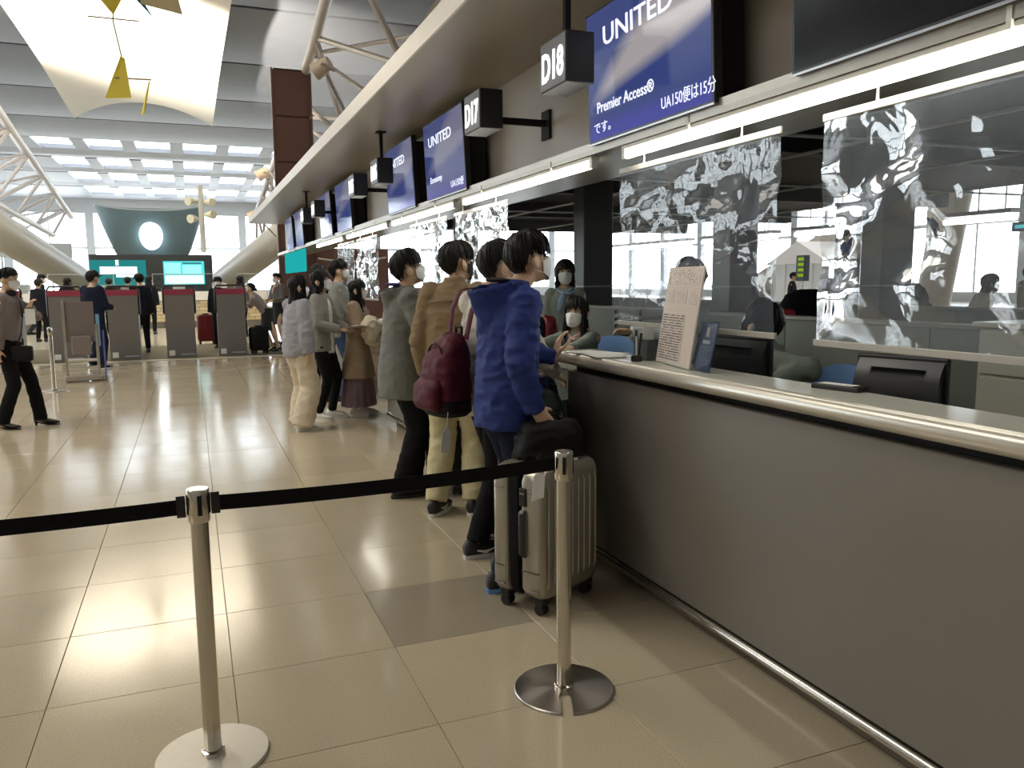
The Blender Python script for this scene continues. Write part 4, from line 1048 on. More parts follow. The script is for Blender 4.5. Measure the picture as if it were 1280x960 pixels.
    # mask
    if mask:
        nu, nv = 16, 10; vs = []
        for lay in (0, 1):
            for j in range(nv + 1):
                v = j / nv
                for i in range(nu + 1):
                    u = i / nu * 2 - 1; a = u * math.radians(76)
                    zt = .000 - .016 * abs(u) ** 1.3; zb = -.119 + .046 * abs(u) ** 1.8; z = zt + (zb - zt) * v
                    tuck = 1 - .20 * max(0, (-.075 - z) / .04) ** 1.4
                    pl = .0025 * math.sin(v * 20) * (1 - abs(u)) if lod < 2 else 0
                    rx = (.074 + .004) * (1 - .14 * v); ry = (.091 + .008 * math.sin(math.pi * min(1, v * 1.1)) ** .7 * (1 - abs(u) ** 1.5)) * tuck + pl
                    off = -.003 if lay else 0; ry += .017 * math.exp(-(a / .26) ** 2 - ((z + .030) / .022) ** 2)
                    vs.append(hp(math.sin(a) * (rx + off), .004 + math.cos(a) * (ry + off) + .004, z))
        L1 = (nu + 1) * (nv + 1); fs = []
        for lay in (0, 1):
            for j in range(nv):
                for i in range(nu):
                    b0 = lay * L1 + j * (nu + 1) + i; fs.append((b0, b0 + 1, b0 + nu + 2, b0 + nu + 1))
        for i in range(nu): fs += [(i, i + 1, L1 + i + 1, L1 + i), (nv * (nu + 1) + i, nv * (nu + 1) + i + 1, L1 + nv * (nu + 1) + i + 1, L1 + nv * (nu + 1) + i)]
        mk = MB().add(vs, fs).build('face_mask', mask, P, True)
        if lod < 2:
            for sd in (1, -1):
                MB().tube([hp(.076 * sd, .024, -.020), hp(.084 * sd, .008, .010), hp(.092 * sd, -.016, .024), hp(.092 * sd, -.042, -.006), hp(.088 * sd, -.028, -.046), hp(.075 * sd, .020, -.070)], .0021 * s, 6).build('ear_loop', mask, mk)
    if glasses:
        gl = MB()
        for sd in (1, -1):
            gl.tube([hp(.034 * sd + .022 * math.cos(a), .092 - .2 * abs(.034 * sd + .022 * math.cos(a)) ** 2 * 10, .002 + .017 * math.sin(a)) for a in [2 * math.pi * i / 14 for i in range(15)]], .0022 * s, 6)
            gl.tube([hp(.056 * sd, .086, .006), hp(.078 * sd, .05, .007), hp(.084 * sd, -.01, .006)], .0022 * s, 6)
        gl.tube([hp(-.012, .094, .004), hp(.012, .094, .004)], .0022 * s, 6)
        gl.build('glasses', blk, P)
    ctx = dict(P=P, s=s, TT=TT, shj=shj, elb=elb, wri=wri, knees=knees, anks=anks, hips=hips, hp=hp, hd=hd, gv=gv, seed=seed, sw=sw, hipz=hipz, Rl=Rl, lod=lod, ft=ft, hc=hc, Rh=Rh)
    for g in (top or []): g(ctx)
    if legs: legs(ctx)
    if shoes: shoes(ctx)
    if extra: extra(ctx)
    return P

# ---- clothing builders (each returns a function of the body context)
def jacket(name, m, rings, arm=(.070, .060, .052, .046), sleeve=1.0, amp=.007, arms=True, collar=None, hood=None, more=None, label=None):
    """rings (z, half width, half depth, y shift) in torso space"""
    def f(c):
        s = c['s']; b = MB()
        R = [r if len(r) == 4 else (*r, 0) for r in rings]
        b.tube([c['TT'](0, r[3], r[0]) for r in R], [(r[1] * s, r[2] * s) for r in R], 24, up=(1, 0, 0))
        if arms:
            for sd in (1, -1):
                sh, el, wr = c['shj'][sd], c['elb'][sd], c['wri'][sd]; sh = sh + (c['TT'](0, 0, 1.40) - sh) * .12
                e2 = el.lerp(wr, min(1, max(0, sleeve * 2 - 1))) if sleeve > .5 else None
                pts = [sh, sh.lerp(el, .5), el]; rd = [arm[0] * s, (arm[0] + arm[1]) / 2 * s, arm[1] * s]
                if e2 is not None: pts += [el.lerp(e2, .5), e2]; rd += [arm[2] * s, arm[3] * s]
                else: pts = [sh, sh.lerp(el, sleeve * 2 * .6), sh.lerp(el, sleeve * 2)]
                b.tube(pts, rd, 14, dome=False)
                b.ell(sh, (arm[0] * s * 1.05,) * 3, 12, 8); b.ell(el, (arm[1] * s * 1.04,) * 3, 12, 8)
        if collar:
            r0, z0, z1, r1 = collar
            b.tube([c['TT'](0, -.005, z0), c['TT'](0, .0, z1)], [(r0 * s, r0 * s * .95), (r1 * s, r1 * s)], 18, up=(1, 0, 0))
        if hood:
            for (x, y, z, a_, b_, c_) in hood: b.ell(c['TT'](x, y, z), (a_ * s, b_ * s, c_ * s), 16, 10, rot=c['Rl'])
        if more: more(c, b)
        o = remesh(b, name, m, c['P'], c['gv'], 4 if c['lod'] == 0 else 3, amp if c['lod'] < 2 else 0, c['seed'])
        if label: o['label'] = label
        return o
    return f
def trousers(m, waist=(.155, .112), thigh=.092, kneer=.07, ankle=.055, amp=.006, zw=1.0, drop=.0, name='trousers'):
    def f(c):
        s = c['s']; b = MB()
        b.tube([c['TT'](0, 0, zw), c['TT'](0, 0, .94), c['TT'](0, 0, .86), c['TT'](0, 0, .79)], [(waist[0] * s, waist[1] * s), (.178 * s, .128 * s), (.172 * s, .122 * s), (.15 * s, .10 * s)], 20, up=(1, 0, 0), dome=True)
        for sd in (1, -1):
            h, k, a = c['hips'][sd], c['knees'][sd], c['anks'][sd]
            b.tube([h, h.lerp(k, .45), k, k.lerp(a, .5), a.lerp(k, -.0) - Vector((0, 0, drop))], [thigh * s, thigh * .95 * s, kneer * s, (kneer + ankle) / 2 * s, ankle * s], 16)
        return remesh(b, name, m, c['P'], c['gv'], 3, amp if c['lod'] < 2 else 0, c['seed'] + 9, freq=(8, 8, 13))
    return f
def skirt(m, z0, z1, r0, r1, flutes=11, depth=.05, name='skirt', dscale=.8):
    def f(c):
        s = c['s']; vs = []; fs = []; n = 96; mr = 14
        for lay in (0, 1):
            for j in range(mr + 1):
                t = j / mr
                for i in range(n):
                    a = 2 * math.pi * i / n; r = (r0 + (r1 - r0) * t ** .8) * (1 + depth * t * math.sin(a * flutes + .6 * math.sin(3 * a + c['seed']))) - lay * .006
                    vs.append((r * math.cos(a) * s, r * math.sin(a) * dscale * s, (z0 + (z1 - z0) * t) * s))
        L1 = n * (mr + 1)
        for lay in (0, 1):
            for j in range(mr):
                for i in range(n):
                    q = lay * L1 + j * n + i; q2 = lay * L1 + j * n + (i + 1) % n; fs.append((q, q2, q2 + n, q + n))
        for i in range(n): fs.append((mr * n + i, mr * n + (i + 1) % n, L1 + mr * n + (i + 1) % n, L1 + mr * n + i))
        return MB().add(vs, fs).build(name, m, c['P'], True, auto=60)
    return f
def shoes(upper, sole, h=.10, L=.275, heel=0.0, stripe=None, w=.047):
    def f(c):
        s = c['s']
        for q, sd in ((0, 1), (1, -1)):
            fr = c['ft'][q][1]; an = c['anks'][sd]; R = Matrix.Rotation(-fr, 3, 'Z'); o = Vector((an.x, an.y, an.z - .085 * s))
            z0 = heel
            prof = [(-.078, .026, .085, 0), (-.066, .036, .104, 0), (-.02, .039, .108, 0), (.03, .042, .100, 0), (.08, .047, .084, 0), (.13, .049, .072, 0), (.17, .045, .062, 0), (.192, .034, .050, 0), (.202, .018, .036, 0)]
            k = L / .275; vs = []; n = 14; fs = []
            for (y, ww, hh, _) in prof:
                lf = heel * max(0, 1 - (y + .075) / .17)
                for i in range(n):
                    a = 2 * math.pi * i / n; x = ww * w / .047 * math.cos(a); zz = math.sin(a)
                    z = .022 + (hh * h / .10 - .022) * (.5 + .5 * zz) if zz > -.6 else .018
                    vs.append(o + R @ Vector((x * s * (1.0 if zz < .2 else 1 - .35 * (zz - .2)), y * k * s, (z + lf) * s)))
            m_ = len(prof)
            for i in range(m_ - 1):
                for j in range(n): fs.append((i * n + j, i * n + (j + 1) % n, (i + 1) * n + (j + 1) % n, (i + 1) * n + j))
            fs.append(tuple(range(n))); fs.append(tuple((m_ - 1) * n + j for j in range(n)))
            sh = MB().add(vs, fs).build('shoe', upper, c['P'], True, auto=60)
            vs = []; fs = []; N_ = 20
            for z in ((0, .022) if not heel else (0, .008)):
                for i in range(N_):
                    a = 2 * math.pi * i / N_; y = .06 + .148 * math.cos(a); x = math.copysign(abs(math.sin(a)) ** .7, math.sin(a)) * (.050 if y > .06 else .042) * w / .047
                    lf = heel * max(0, 1 - (y + .075) / .17)
                    vs.append(o + R @ Vector((x * s, y * k * s, (z + lf) * s)))
            for i in range(N_): fs.append((i, (i + 1) % N_, N_ + (i + 1) % N_, N_ + i))
            fs += [tuple(range(N_ - 1, -1, -1)), tuple(range(N_, 2 * N_))]
            MB().add(vs, fs).build('sole', sole, sh, True)
            if heel: MB().tube([o + R @ Vector((0, -.055 * s, 0)), o + R @ Vector((0, -.05 * s, (heel + .01) * s))], [.011 * s, .02 * s], 8).build('heel', upper, sh)
            if stripe:
                for e in (1, -1):
                    MB().tube([o + R @ Vector((e * .044 * s, -.02 * s, .05 * s)), o + R @ Vector((e * .050 * s, .03 * s, .038 * s)), o + R @ Vector((e * .047 * s, .085 * s, .052 * s))], [(.003, .004), (.003, .011), (.003, .003)], 6).build('side_mark', stripe, sh)
    return f
# ------------------------------------------------------------------ the passengers and staff
R_ = math.radians
F_ = fabric
black_cl = F_('black_cloth', (.010, .010, .012), .9); navy_cl = F_('navy_cloth', (.012, .016, .035), .9)
white_rub = mat('white_rubber', (.72, .72, .70), .5); black_up = mat('black_shoe', (.015, .015, .016), .5); white_up = mat('white_shoe', (.75, .74, .70), .55)
bluej = F_('blue_softshell', (.028, .046, .19), .6, .18, 40); whitej = F_('white_sweat', (.70, .67, .60), .9); tanj = F_('tan_cotton', (.265, .195, .115), .85, .3, 22)
greyj = F_('grey_softshell', (.185, .195, .18), .7, .15, 30); creamt = F_('cream_chino', (.60, .54, .33), .85); blackmask = mat('black_mask', (.015, .015, .016), .8)
STD = [(.80, .172, .125), (.92, .178, .130), (1.10, .176, .132), (1.27, .188, .132), (1.36, .178, .115), (1.42, .135, .09), (1.475, .080, .074)]
# 1 boy in blue
def hood_shape(b, TT, s, k=1.0):
    # open hood lying on the back: a rim running from the collar backwards, outer pouch and inner lining
    rim = [(.070, .085, 1.455), (.098, .05, 1.485), (.112, -.01, 1.498), (.115, -.07, 1.492), (.105, -.13, 1.475), (.08, -.185, 1.455), (.042, -.215, 1.442), (0, -.225, 1.438)]
    rim = rim + [(-x, y, z) for x, y, z in reversed(rim[:-1])]
    rim = [(x * k, (y + .02) * k - .02, 1.44 + (z - 1.44) * k) for x, y, z in rim]; n = len(rim)
    rows = []
    for f in range(8):
        t = f / 7; row = []
        for i, (x, y, z) in enumerate(rim):
            back = max(0, -y / .22)
            if t <= .7:
                q = t / .7; row.append((x * (1 + .10 * math.sin(q * 2.4) - .30 * q), y + .012 * math.sin(q * 3) - (y + .10) * .55 * q, z - (.06 + .13 * back) * q))
            else:
                q = (t - .7) / .3; row.append((x * .8 * (1 - .3 * q), (y + .10) * .45 - .10 + .05 * q, z - (.06 + .13 * back) * (1 - .2 * q)))
        rows.append(row)
    inner = [[(x * .90, y * .93 + .004, z - .004) for x, y, z in rim], [(x * .78, y * .75, z - .035) for x, y, z in rim], [(x * .6, y * .5, 1.42) for x, y, z in rim]]
    allr = list(reversed(inner)) + rows; vs = [TT(*p) for r in allr for p in r]; fs = []
    m_ = len(allr)
    for j in range(m_ - 1):
        for i in range(n - 1): fs.append((j * n + i, j * n + i + 1, (j + 1) * n + i + 1, (j + 1) * n + i))
    for e in (0, n - 1): fs.append(tuple(j * n + e for j in range(m_)))
    fs.append(tuple(range(n))); fs.append(tuple((m_ - 1) * n + i for i in range(n)))
    for j in range(m_ - 1): pass
    fs.append(tuple([0] + [n - 1])) if False else None
    # close towards the front so the voxel skin sees a solid
    a0 = len(vs); fs2 = []
    for j in range(m_ - 1): fs2.append((j * n, (j + 1) * n, (j + 1) * n + n - 1, j * n + n - 1))
    b.add(vs, fs + fs2)
def blue_more(c, b):
    s = c['s']; TT = c['TT']
    # hood lying open on the back: rim up round the neck, pouch hanging behind
    hood_shape(b, TT, s, 1.0)
    b.tube([TT(0, .01, 1.44), TT(0, .012, 1.50)], [.082 * s, .074 * s], 16)
def blue_extra(c):
    s = c['s']; TT = c['TT']
    MB().tube([TT(.092, .085, 1.44), TT(.05, .118, 1.40), TT(0, .128, 1.30), TT(0, .135, 1.1), TT(0, .135, .84)], .005, 6).build('zip', blk, c['P'])
    MB().ell(TT(.0, -.075, 1.50), (.075 * s, .055 * s, .012 * s), 16, 8).build('hood_lining', F_('charcoal_fleece', (.03, .03, .034), .95), c['P'], True)
person('boy in royal blue hooded jacket with white mask at the long counter', (1.405, 3.62, 0), R_(-86), 1.725, 0, lean=.07, head=(R_(4), R_(-10)), neckf=.075, hdy=.02,
       feet=(((.10, -.07), .05), ((-.11, .05), -.05)), hands=((.225, .055, .895), (-.16, .37, 1.10)), poles=((.35, -1, -.1), (-.8, -.2, -1)), hdir=((-.02, .75, -.75), (-.05, .25, 1)), curl=(.55, .35),
       top=[jacket('jacket', bluej, [(.79, .182, .140, .0), (.92, .185, .142), (1.10, .185, .142), (1.27, .195, .138, -.005), (1.36, .182, .118, -.005), (1.42, .135, .09), (1.475, .08, .075)], (.079, .070, .062, .046), amp=.0125, more=blue_more)],
       legs=trousers(navy_cl, thigh=.094, kneer=.075, ankle=.06), shoes=shoes(black_up, mat('blue_sole', (.12, .32, .62), .5), stripe=white_up), extra=blue_extra, seed=11)
# 2 boy with the maroon backpack
person('boy in white sweatshirt wearing a maroon backpack', (1.515, 4.15, 0), R_(-78), 1.70, 0, lean=.0, head=(R_(-8), R_(-14)), neckf=.07, hdy=.015,
       feet=(((.10, -.15), .1), ((-.10, .03), -.1)), hands=((.16, .34, .98), (-.12, .40, .92)), hdir=((-.3, .8, -.3), (.2, .8, -.4)),
       top=[jacket('sweatshirt', whitej, [(.78, .172, .132), (.83, .180, .140), (.95, .182, .14), (1.10, .178, .136), (1.27, .188, .132), (1.36, .178, .115), (1.42, .135, .09), (1.475, .08, .075)], (.078, .068, .06, .045), amp=.010)],
       legs=trousers(black_cl, thigh=.094, kneer=.078, ankle=.062), shoes=shoes(black_up, white_rub, stripe=white_up), seed=23)
# 3 man in tan
def tan_extra(c):
    s = c['s']; TT = c['TT']
    MB().tube([TT(-.16, -.105, 1.335), TT(-.08, -.133, 1.35), TT(0, -.139, 1.353), TT(.08, -.133, 1.35), TT(.16, -.105, 1.335)], .004, 6).build('yoke_seam', F_('tan_seam', (.16, .115, .065)), c['P'])
person('man in tan cotton jacket and cream trousers with black mask', (1.57, 4.93, 0), R_(-34), 1.745, 0, lean=.06, head=(R_(-38), R_(-6)), mask=blackmask, glasses=True, neckf=.035,
       feet=(((.12, -.05), -.1), ((-.11, -.12), .1)), hands=((.24, .20, .95), (-.235, .10, .90)),
       top=[jacket('jacket', tanj, [(.76, .185, .135), (.92, .19, .138), (1.10, .192, .138), (1.27, .205, .138), (1.36, .198, .12), (1.42, .15, .095), (1.475, .08, .075)], (.082, .074, .066, .052), amp=.008, collar=(.078, 1.44, 1.505, .070))],
       legs=trousers(creamt, thigh=.10, kneer=.088, ankle=.075, amp=.008), shoes=shoes(black_up, white_rub, stripe=white_up), extra=tan_extra, seed=31)
# 4 boy in grey
def grey_more(c, b):
    s = c['s']; TT = c['TT']
    hood_shape(b, TT, s, .74)
    b.tube([TT(0, .01, 1.43), TT(0, .01, 1.485)], [.08 * s, .072 * s], 16)
def grey_extra(c):
    MB().ell(c['TT'](.0, -.07, 1.495), (.072 * c['s'], .052 * c['s'], .012 * c['s']), 16, 8).build('hood_lining', F_('purple_lining', (.07, .045, .20), .8), c['P'], True)
    MB().tube([c['TT'](.15, .10, 1.03), c['TT'](.135, .12, .88)], [(.004, .006)] * 2, 6).build('pocket_welt', F_('grey_dark_seam', (.12, .125, .115)), c['P'])
person('boy in grey hooded coat with hands in front, white mask', (1.36, 5.5, 0), R_(-84), 1.71, 0, lean=.03, head=(R_(-4), R_(-16)), glasses=True, neckf=.05,
       feet=(((.11, -.06), .0), ((-.11, .10), .0)), hands=((.20, .26, .965), (-.18, .28, .98)), poles=((1.2, -1, -.3), (-1.2, -1, -.3)), hdir=((-.5, .8, .1), (.5, .8, .1)),
       top=[jacket('coat', greyj, [(.70, .200, .170), (.85, .198, .166), (.96, .190, .160), (1.05, .170, .148), (1.15, .164, .140), (1.27, .172, .132), (1.36, .172, .115), (1.42, .135, .09), (1.475, .08, .075)], (.080, .072, .066, .05), amp=.007, more=grey_more)],
       legs=trousers(black_cl, thigh=.098, kneer=.085, ankle=.075), shoes=shoes(black_up, black_up), extra=grey_extra, seed=47)
# 5 girl in lilac grey sweater
liln = F_('lilac_knit', (.36, .36, .40), .95, .35, 90); creamw = F_('cream_wide', (.66, .58, .44), .9)
person('girl with long black hair in lilac-grey sweater and wide cream trousers', (1.0, 8.40, 0), R_(-62), 1.565, 1, True, head=(R_(-18), R_(-4)), hair='long', mask=maskw,
       hands=((.20, -.02, .68), (-.2, .1, .72)), feet=(((.10, -.06), .1), ((-.12, .06), -.1)),
       top=[jacket('sweater', liln, [(.83, .185, .15), (.90, .205, .165), (1.05, .205, .16), (1.2, .19, .145), (1.32, .17, .12), (1.42, .13, .09), (1.475, .075, .07)], (.082, .085, .082, .055), amp=.012)],
       legs=trousers(creamw, thigh=.115, kneer=.12, ankle=.125, amp=.012, drop=.03), shoes=shoes(white_up, white_rub, L=.245), seed=53)
# 6 girl in grey cardigan
grc = F_('grey_cardigan', (.30, .285, .255), .9, .35, 80); wht = F_('white_tee', (.74, .73, .70), .9)
person('girl in open grey cardigan over white top holding a booklet', (1.32, 8.95, 0), R_(-122), 1.63, 1, True, head=(R_(4), R_(-12)), hair='bob',
       hands=((.14, .27, 1.0), (-.10, .30, .98)), hdir=((-.5, .9, .0), (.4, .9, .1)), feet=(((.08, -.03), .1), ((-.11, .04), -.1)),
       top=[jacket('cardigan', grc, [(.80, .185, .135), (.92, .18, .135), (1.10, .165, .122), (1.27, .165, .12), (1.36, .155, .105), (1.42, .12, .085), (1.465, .078, .07)], (.068, .062, .06, .048), amp=.008),
            jacket('white_top', wht, [(.78, .085, .130, .018), (.92, .085, .132, .018), (1.1, .078, .118, .018), (1.28, .078, .118, .018), (1.36, .065, .100, .018), (1.43, .05, .06, .02)], arms=False, amp=.005)],
       legs=trousers(black_cl, thigh=.085, kneer=.062, ankle=.05), shoes=shoes(white_up, white_rub, L=.245), seed=61)
# 7 girl in trench coat
trc = F_('trench_brown', (.34, .25, .175), .85, .25, 24); mauve = F_('mauve_skirt', (.20, .135, .155), .85)
def coat_extra(c):
    MB().tube([c['TT'](0, .150, 1.0), c['TT'](0, .19, .55)], [(.003, .004)] * 2, 6).build('front_edge', F_('trench_dark', (.2, .14, .1)), c['P'])
person('small girl in brown trench coat and mauve skirt hugging a bundle', (1.72, 9.02, 0), R_(-118), 1.52, 1, True, head=(R_(10), R_(-6)), hair='long', mask=mat('beige_mask', (.72, .62, .55), .7),
       hands=((.10, .28, .98), (-.08, .30, .90)), hdir=((-.9, .3, .0), (.9, .3, .1)), feet=(((.085, -.02), .1), ((-.085, .04), -.1)),
       top=[jacket('coat', trc, [(.50, .275, .215), (.62, .25, .20), (.80, .205, .165), (.98, .165, .135), (1.12, .165, .13), (1.27, .172, .128), (1.36, .165, .112), (1.42, .125, .09), (1.475, .08, .075)], (.078, .076, .072, .055), amp=.010, collar=(.095, 1.40, 1.47, .082))],
       legs=skirt(mauve, 1.0, .14, .15, .27, 13, .06), shoes=shoes(white_up, white_rub, L=.235), extra=coat_extra, seed=67)
# 8, 9 men behind the girls
jeans = F_('blue_jeans', (.04, .07, .15), .9); grm = F_('grey_jacket_far', (.25, .255, .25), .85)
person('tall man in grey jacket and jeans behind the girls', (1.72, 10.15, 0), R_(-95), 1.77, 1, head=(R_(0), R_(-10)), hands=((.2, .25, .95), (-.2, .2, .9)),
       top=[jacket('jacket', grm, STD)], legs=trousers(jeans), shoes=shoes(black_up, white_rub), seed=71)
person('dark haired man standing behind the girl in cardigan', (1.50, 10.3, 0), R_(-20), 1.72, 1, head=(R_(10), 0), top=[jacket('jacket', black_cl, STD)], legs=trousers(black_cl), shoes=shoes(black_up, black_up), seed=73)
# 10 woman at the left edge
blo = F_('mauve_grey_blouse', (.25, .215, .205), .85)
def left_extra(c):
    MB().box(-.003, .003, -.05, .05, -.08, .08).build('folder', wp, c['P']).location = (.03, .24, 1.18)
    MB().ell(c['TT'](0, .055, 1.455), (.072, .06, .035), 14, 8).build('scarf', F_('dark_scarf', (.02, .018, .02)), c['P'], True)
person('woman in mauve-grey blouse and black trousers with shoulder bag', (-1.80, 9.80, 0), R_(-104), 1.68, 1, True, head=(R_(4), R_(4)), hair='tied', hands=((.22, -.02, .85), (-.02, .22, 1.28)), poles=((.4, -1, 0), (-1, 0, -.6)),
       feet=(((.12, -.08), .1), ((-.12, .20), -.1)), hdir=(None, (.4, .4, .6)),
       top=[jacket('blouse', blo, [(.86, .17, .125), (.95, .168, .125), (1.08, .15, .115), (1.25, .165, .125), (1.36, .155, .108), (1.42, .12, .085), (1.47, .075, .07)], (.062, .056, .05, .042))],
       legs=trousers(black_cl, thigh=.088, kneer=.07, ankle=.068, drop=.02), shoes=shoes(black_up, black_up, heel=.035, L=.25, h=.08), extra=left_extra, seed=79)
# staff behind the counter
uni = F_('uniform_grey_green', (.27, .30, .26), .85, .15); pink = F_('pink_scarf', (.60, .40, .38), .7); sky = F_('sky_scarf', (.36, .48, .68), .6)
uni_r = [(.84, .165, .125), (.95, .162, .122), (1.10, .15, .118), (1.27, .168, .126), (1.36, .16, .108), (1.42, .122, .086), (1.465, .078, .07)]
def badge(c):
    MB().tube([c['TT'](.09, .125, 1.30), c['TT'](.06, .13, 1.23), c['TT'](.10, .128, 1.19)], .012 * c['s'], 6).build('yellow_ribbon', mat('yellow_ribbon', (.55, .6, .06), .5), c['P'])
def scarf(m_):
    def f(c):
        s = c['s']; b = MB(); TT = c['TT']
        b.tube([TT(0, -.06, 1.475), TT(.075, -.01, 1.465), TT(.06, .065, 1.44), TT(0, .10, 1.40), TT(-.06, .065, 1.44), TT(-.075, -.01, 1.465), TT(0, -.06, 1.475)], .018 * s, 8)
        b.tube([TT(0, .10, 1.41), TT(.03, .13, 1.34), TT(.05, .135, 1.24)], [(.02 * s, .01 * s), (.03 * s, .01 * s), (.02 * s, .008 * s)], 8)
        b.tube([TT(0, .10, 1.41), TT(-.05, .115, 1.40), TT(-.10, .10, 1.42)], [(.02 * s, .012 * s), (.028 * s, .012 * s), (.02 * s, .008 * s)], 8)
        b.build('scarf', m_, c['P'], True)
    return f
person('seated clerk with pink scarf and white mask behind the desk', (2.80, 5.54, 0), R_(116), 1.62, 1, True, hip=.60, lean=.10, head=(R_(16), R_(-4)), hair='long', feet=(((.10, .36), 0), ((-.10, .36), 0)),
       hands=((-.02, .62, 1.03), (-.30, .52, 1.03)), hdir=((-.2, 1, -.05), (.2, 1, -.05)), top=[jacket('jacket', uni, uni_r, (.064, .058, .052, .042)), scarf(pink)], legs=trousers(F_('uniform_dark', (.03, .035, .032))), shoes=shoes(black_up, black_up), extra=badge, seed=83, mask=mat('large_mask', (.86, .86, .83), .65))
person('standing clerk in grey-green jacket with light blue scarf', (3.42, 7.15, 0), R_(150), 1.69, 1, True, head=(R_(8), R_(-6)), hair='bob', hands=((.12, .2, .95), (-.12, .2, .95)),
       top=[jacket('jacket', uni, uni_r, (.064, .058, .052, .042)), scarf(sky)], legs=skirt(F_('uniform_dark', (.03, .035, .032)), 1.0, .52, .16, .19, 4, .02), shoes=shoes(black_up, black_up), seed=89)
shirt = F_('pale_blue_shirt', (.46, .50, .50), .85)
person('clerk in pale shirt with hair clip reaching out behind notice board', (2.97, 4.28, 0), R_(58), 1.63, 1, True, lean=.10, head=(R_(20), R_(-22)), hair='bob', mask=maskw, hands=((.20, .42, 1.16), (-.15, .25, 1.0)),
       top=[jacket('shirt', shirt, uni_r, (.064, .06, .054, .045), amp=.009)], legs=trousers(F_('uniform_dark', (.03, .035, .032))), shoes=shoes(black_up, black_up),
       extra=lambda c: MB().tube([c['hp'](.03, -.108, .06), c['hp'](-.03, -.112, .055)], .012, 8).build('hair_clip', wp, c['P']), seed=97)
person('clerk in grey-green jacket bent over the desk beside blue chair', (2.86, 3.22, 0), R_(35), 1.62, 1, True, hip=.66, lean=.36, head=(R_(-25), R_(-30)), hair='bob', feet=(((.10, .36), 0), ((-.10, .36), 0)),
       hands=((.10, .45, .95), (-.30, .10, .98)), top=[jacket('jacket', uni, uni_r, (.068, .064, .058, .046), amp=.009)], legs=trousers(F_('uniform_dark', (.03, .035, .032))), shoes=shoes(black_up, black_up), seed=101)
# distant people in the hall
drk = F_('dark_coat', (.015, .016, .022), .9); gry2 = F_('grey_far', (.16, .15, .14), .9); mau = F_('mauve_far', (.34, .28, .27), .9)
person('person in dark cap and navy clothes standing at a kiosk', (-1.62, 16.1, 0), R_(-40), 1.74, 2, hair='cap', hands=((.12, .3, 1.1), (-.1, .3, 1.1)), top=[jacket('coat', navy_cl, [(.78, .20, .15), (.95, .2, .15), (1.1, .195, .145), (1.27, .20, .14), (1.38, .18, .12), (1.45, .11, .09)], (.085, .075, .065, .05))], legs=trousers(navy_cl, ankle=.08), shoes=shoes(black_up, white_rub), seed=5)
person('person in black coat half hidden behind a kiosk', (-1.02, 19.5, 0), R_(10), 1.73, 2, top=[jacket('coat', drk, STD)], legs=trousers(black_cl), shoes=shoes(black_up, black_up), seed=6)
person('attendant in mauve blouse and dark skirt bending over a kiosk', (1.56, 18.5, 0), R_(84), 1.63, 2, True, lean=.62, head=(0, R_(-25)), hair='bun', hands=((.18, .50, 1.12), (-.18, .50, 1.12)), feet=(((.08, -.10), 0), ((-.08, -.22), 0)),
       top=[jacket('blouse', mau, uni_r, (.062, .056, .048, .04), sleeve=.4)], legs=skirt(F_('skirt_dark', (.035, .034, .036)), 1.02, .50, .165, .185, 4, .02), shoes=shoes(black_up, black_up, heel=.05, L=.24, h=.08), seed=8)
person('masked woman with scarf looking back beyond the bending attendant', (2.0, 20.4, 0), R_(130), 1.75, 2, True, hair='bun', hands=((.12, .3, 1.05), (-.12, .3, 1.1)), top=[jacket('blouse', gry2, uni_r), scarf(pink)], legs=skirt(F_('skirt_dark', (.035, .034, .036)), 1.02, .50, .165, .185, 4, .02), shoes=shoes(black_up, black_up), seed=9)
person('man in dark padded coat walking on the left side', (-4.2, 27.6, 0), R_(-70), 1.82, 2, lean=.1, feet=(((.1, .3), 0), ((-.1, -.3), 0, .04)), top=[jacket('coat', drk, STD, (.085, .075, .065, .05))], legs=trousers(F_('dark_jeans', (.02, .025, .04))), shoes=shoes(black_up, black_up), seed=10)
person('passenger using the kiosk next to the bending attendant', (.62, 20.2, 0), R_(170), 1.66, 2, top=[jacket('coat', drk, STD)], legs=trousers(black_cl), shoes=shoes(black_up, black_up), seed=12)
for k, (x, y, l) in enumerate(((-3.75, 24.6, 'person in black queuing at the far counter, left of the kiosks'), (-3.1, 24.8, 'person in black queuing at the far counter behind a kiosk'), (-1.75, 27.2, 'person in black waiting under the teal board'), (-1.15, 26.6, 'person in dark jacket waiting below the gap between boards'), (-2.3, 27.6, 'dark haired person waiting left under the teal board'), (1.35, 24.0, 'person in grey waiting before the right pipe column'))):
    person(l, (x, y, .004), R_(rnd.uniform(-25, 25)), 1.66 + .03 * k % .1, 2, k % 2 == 0, hair=('short', 'bob')[k % 2], mask=None, top=[jacket('jacket', (drk, black_cl, gry2)[k % 3], STD)], legs=trousers(black_cl), shoes=shoes(black_up, black_up), seed=20 + k)
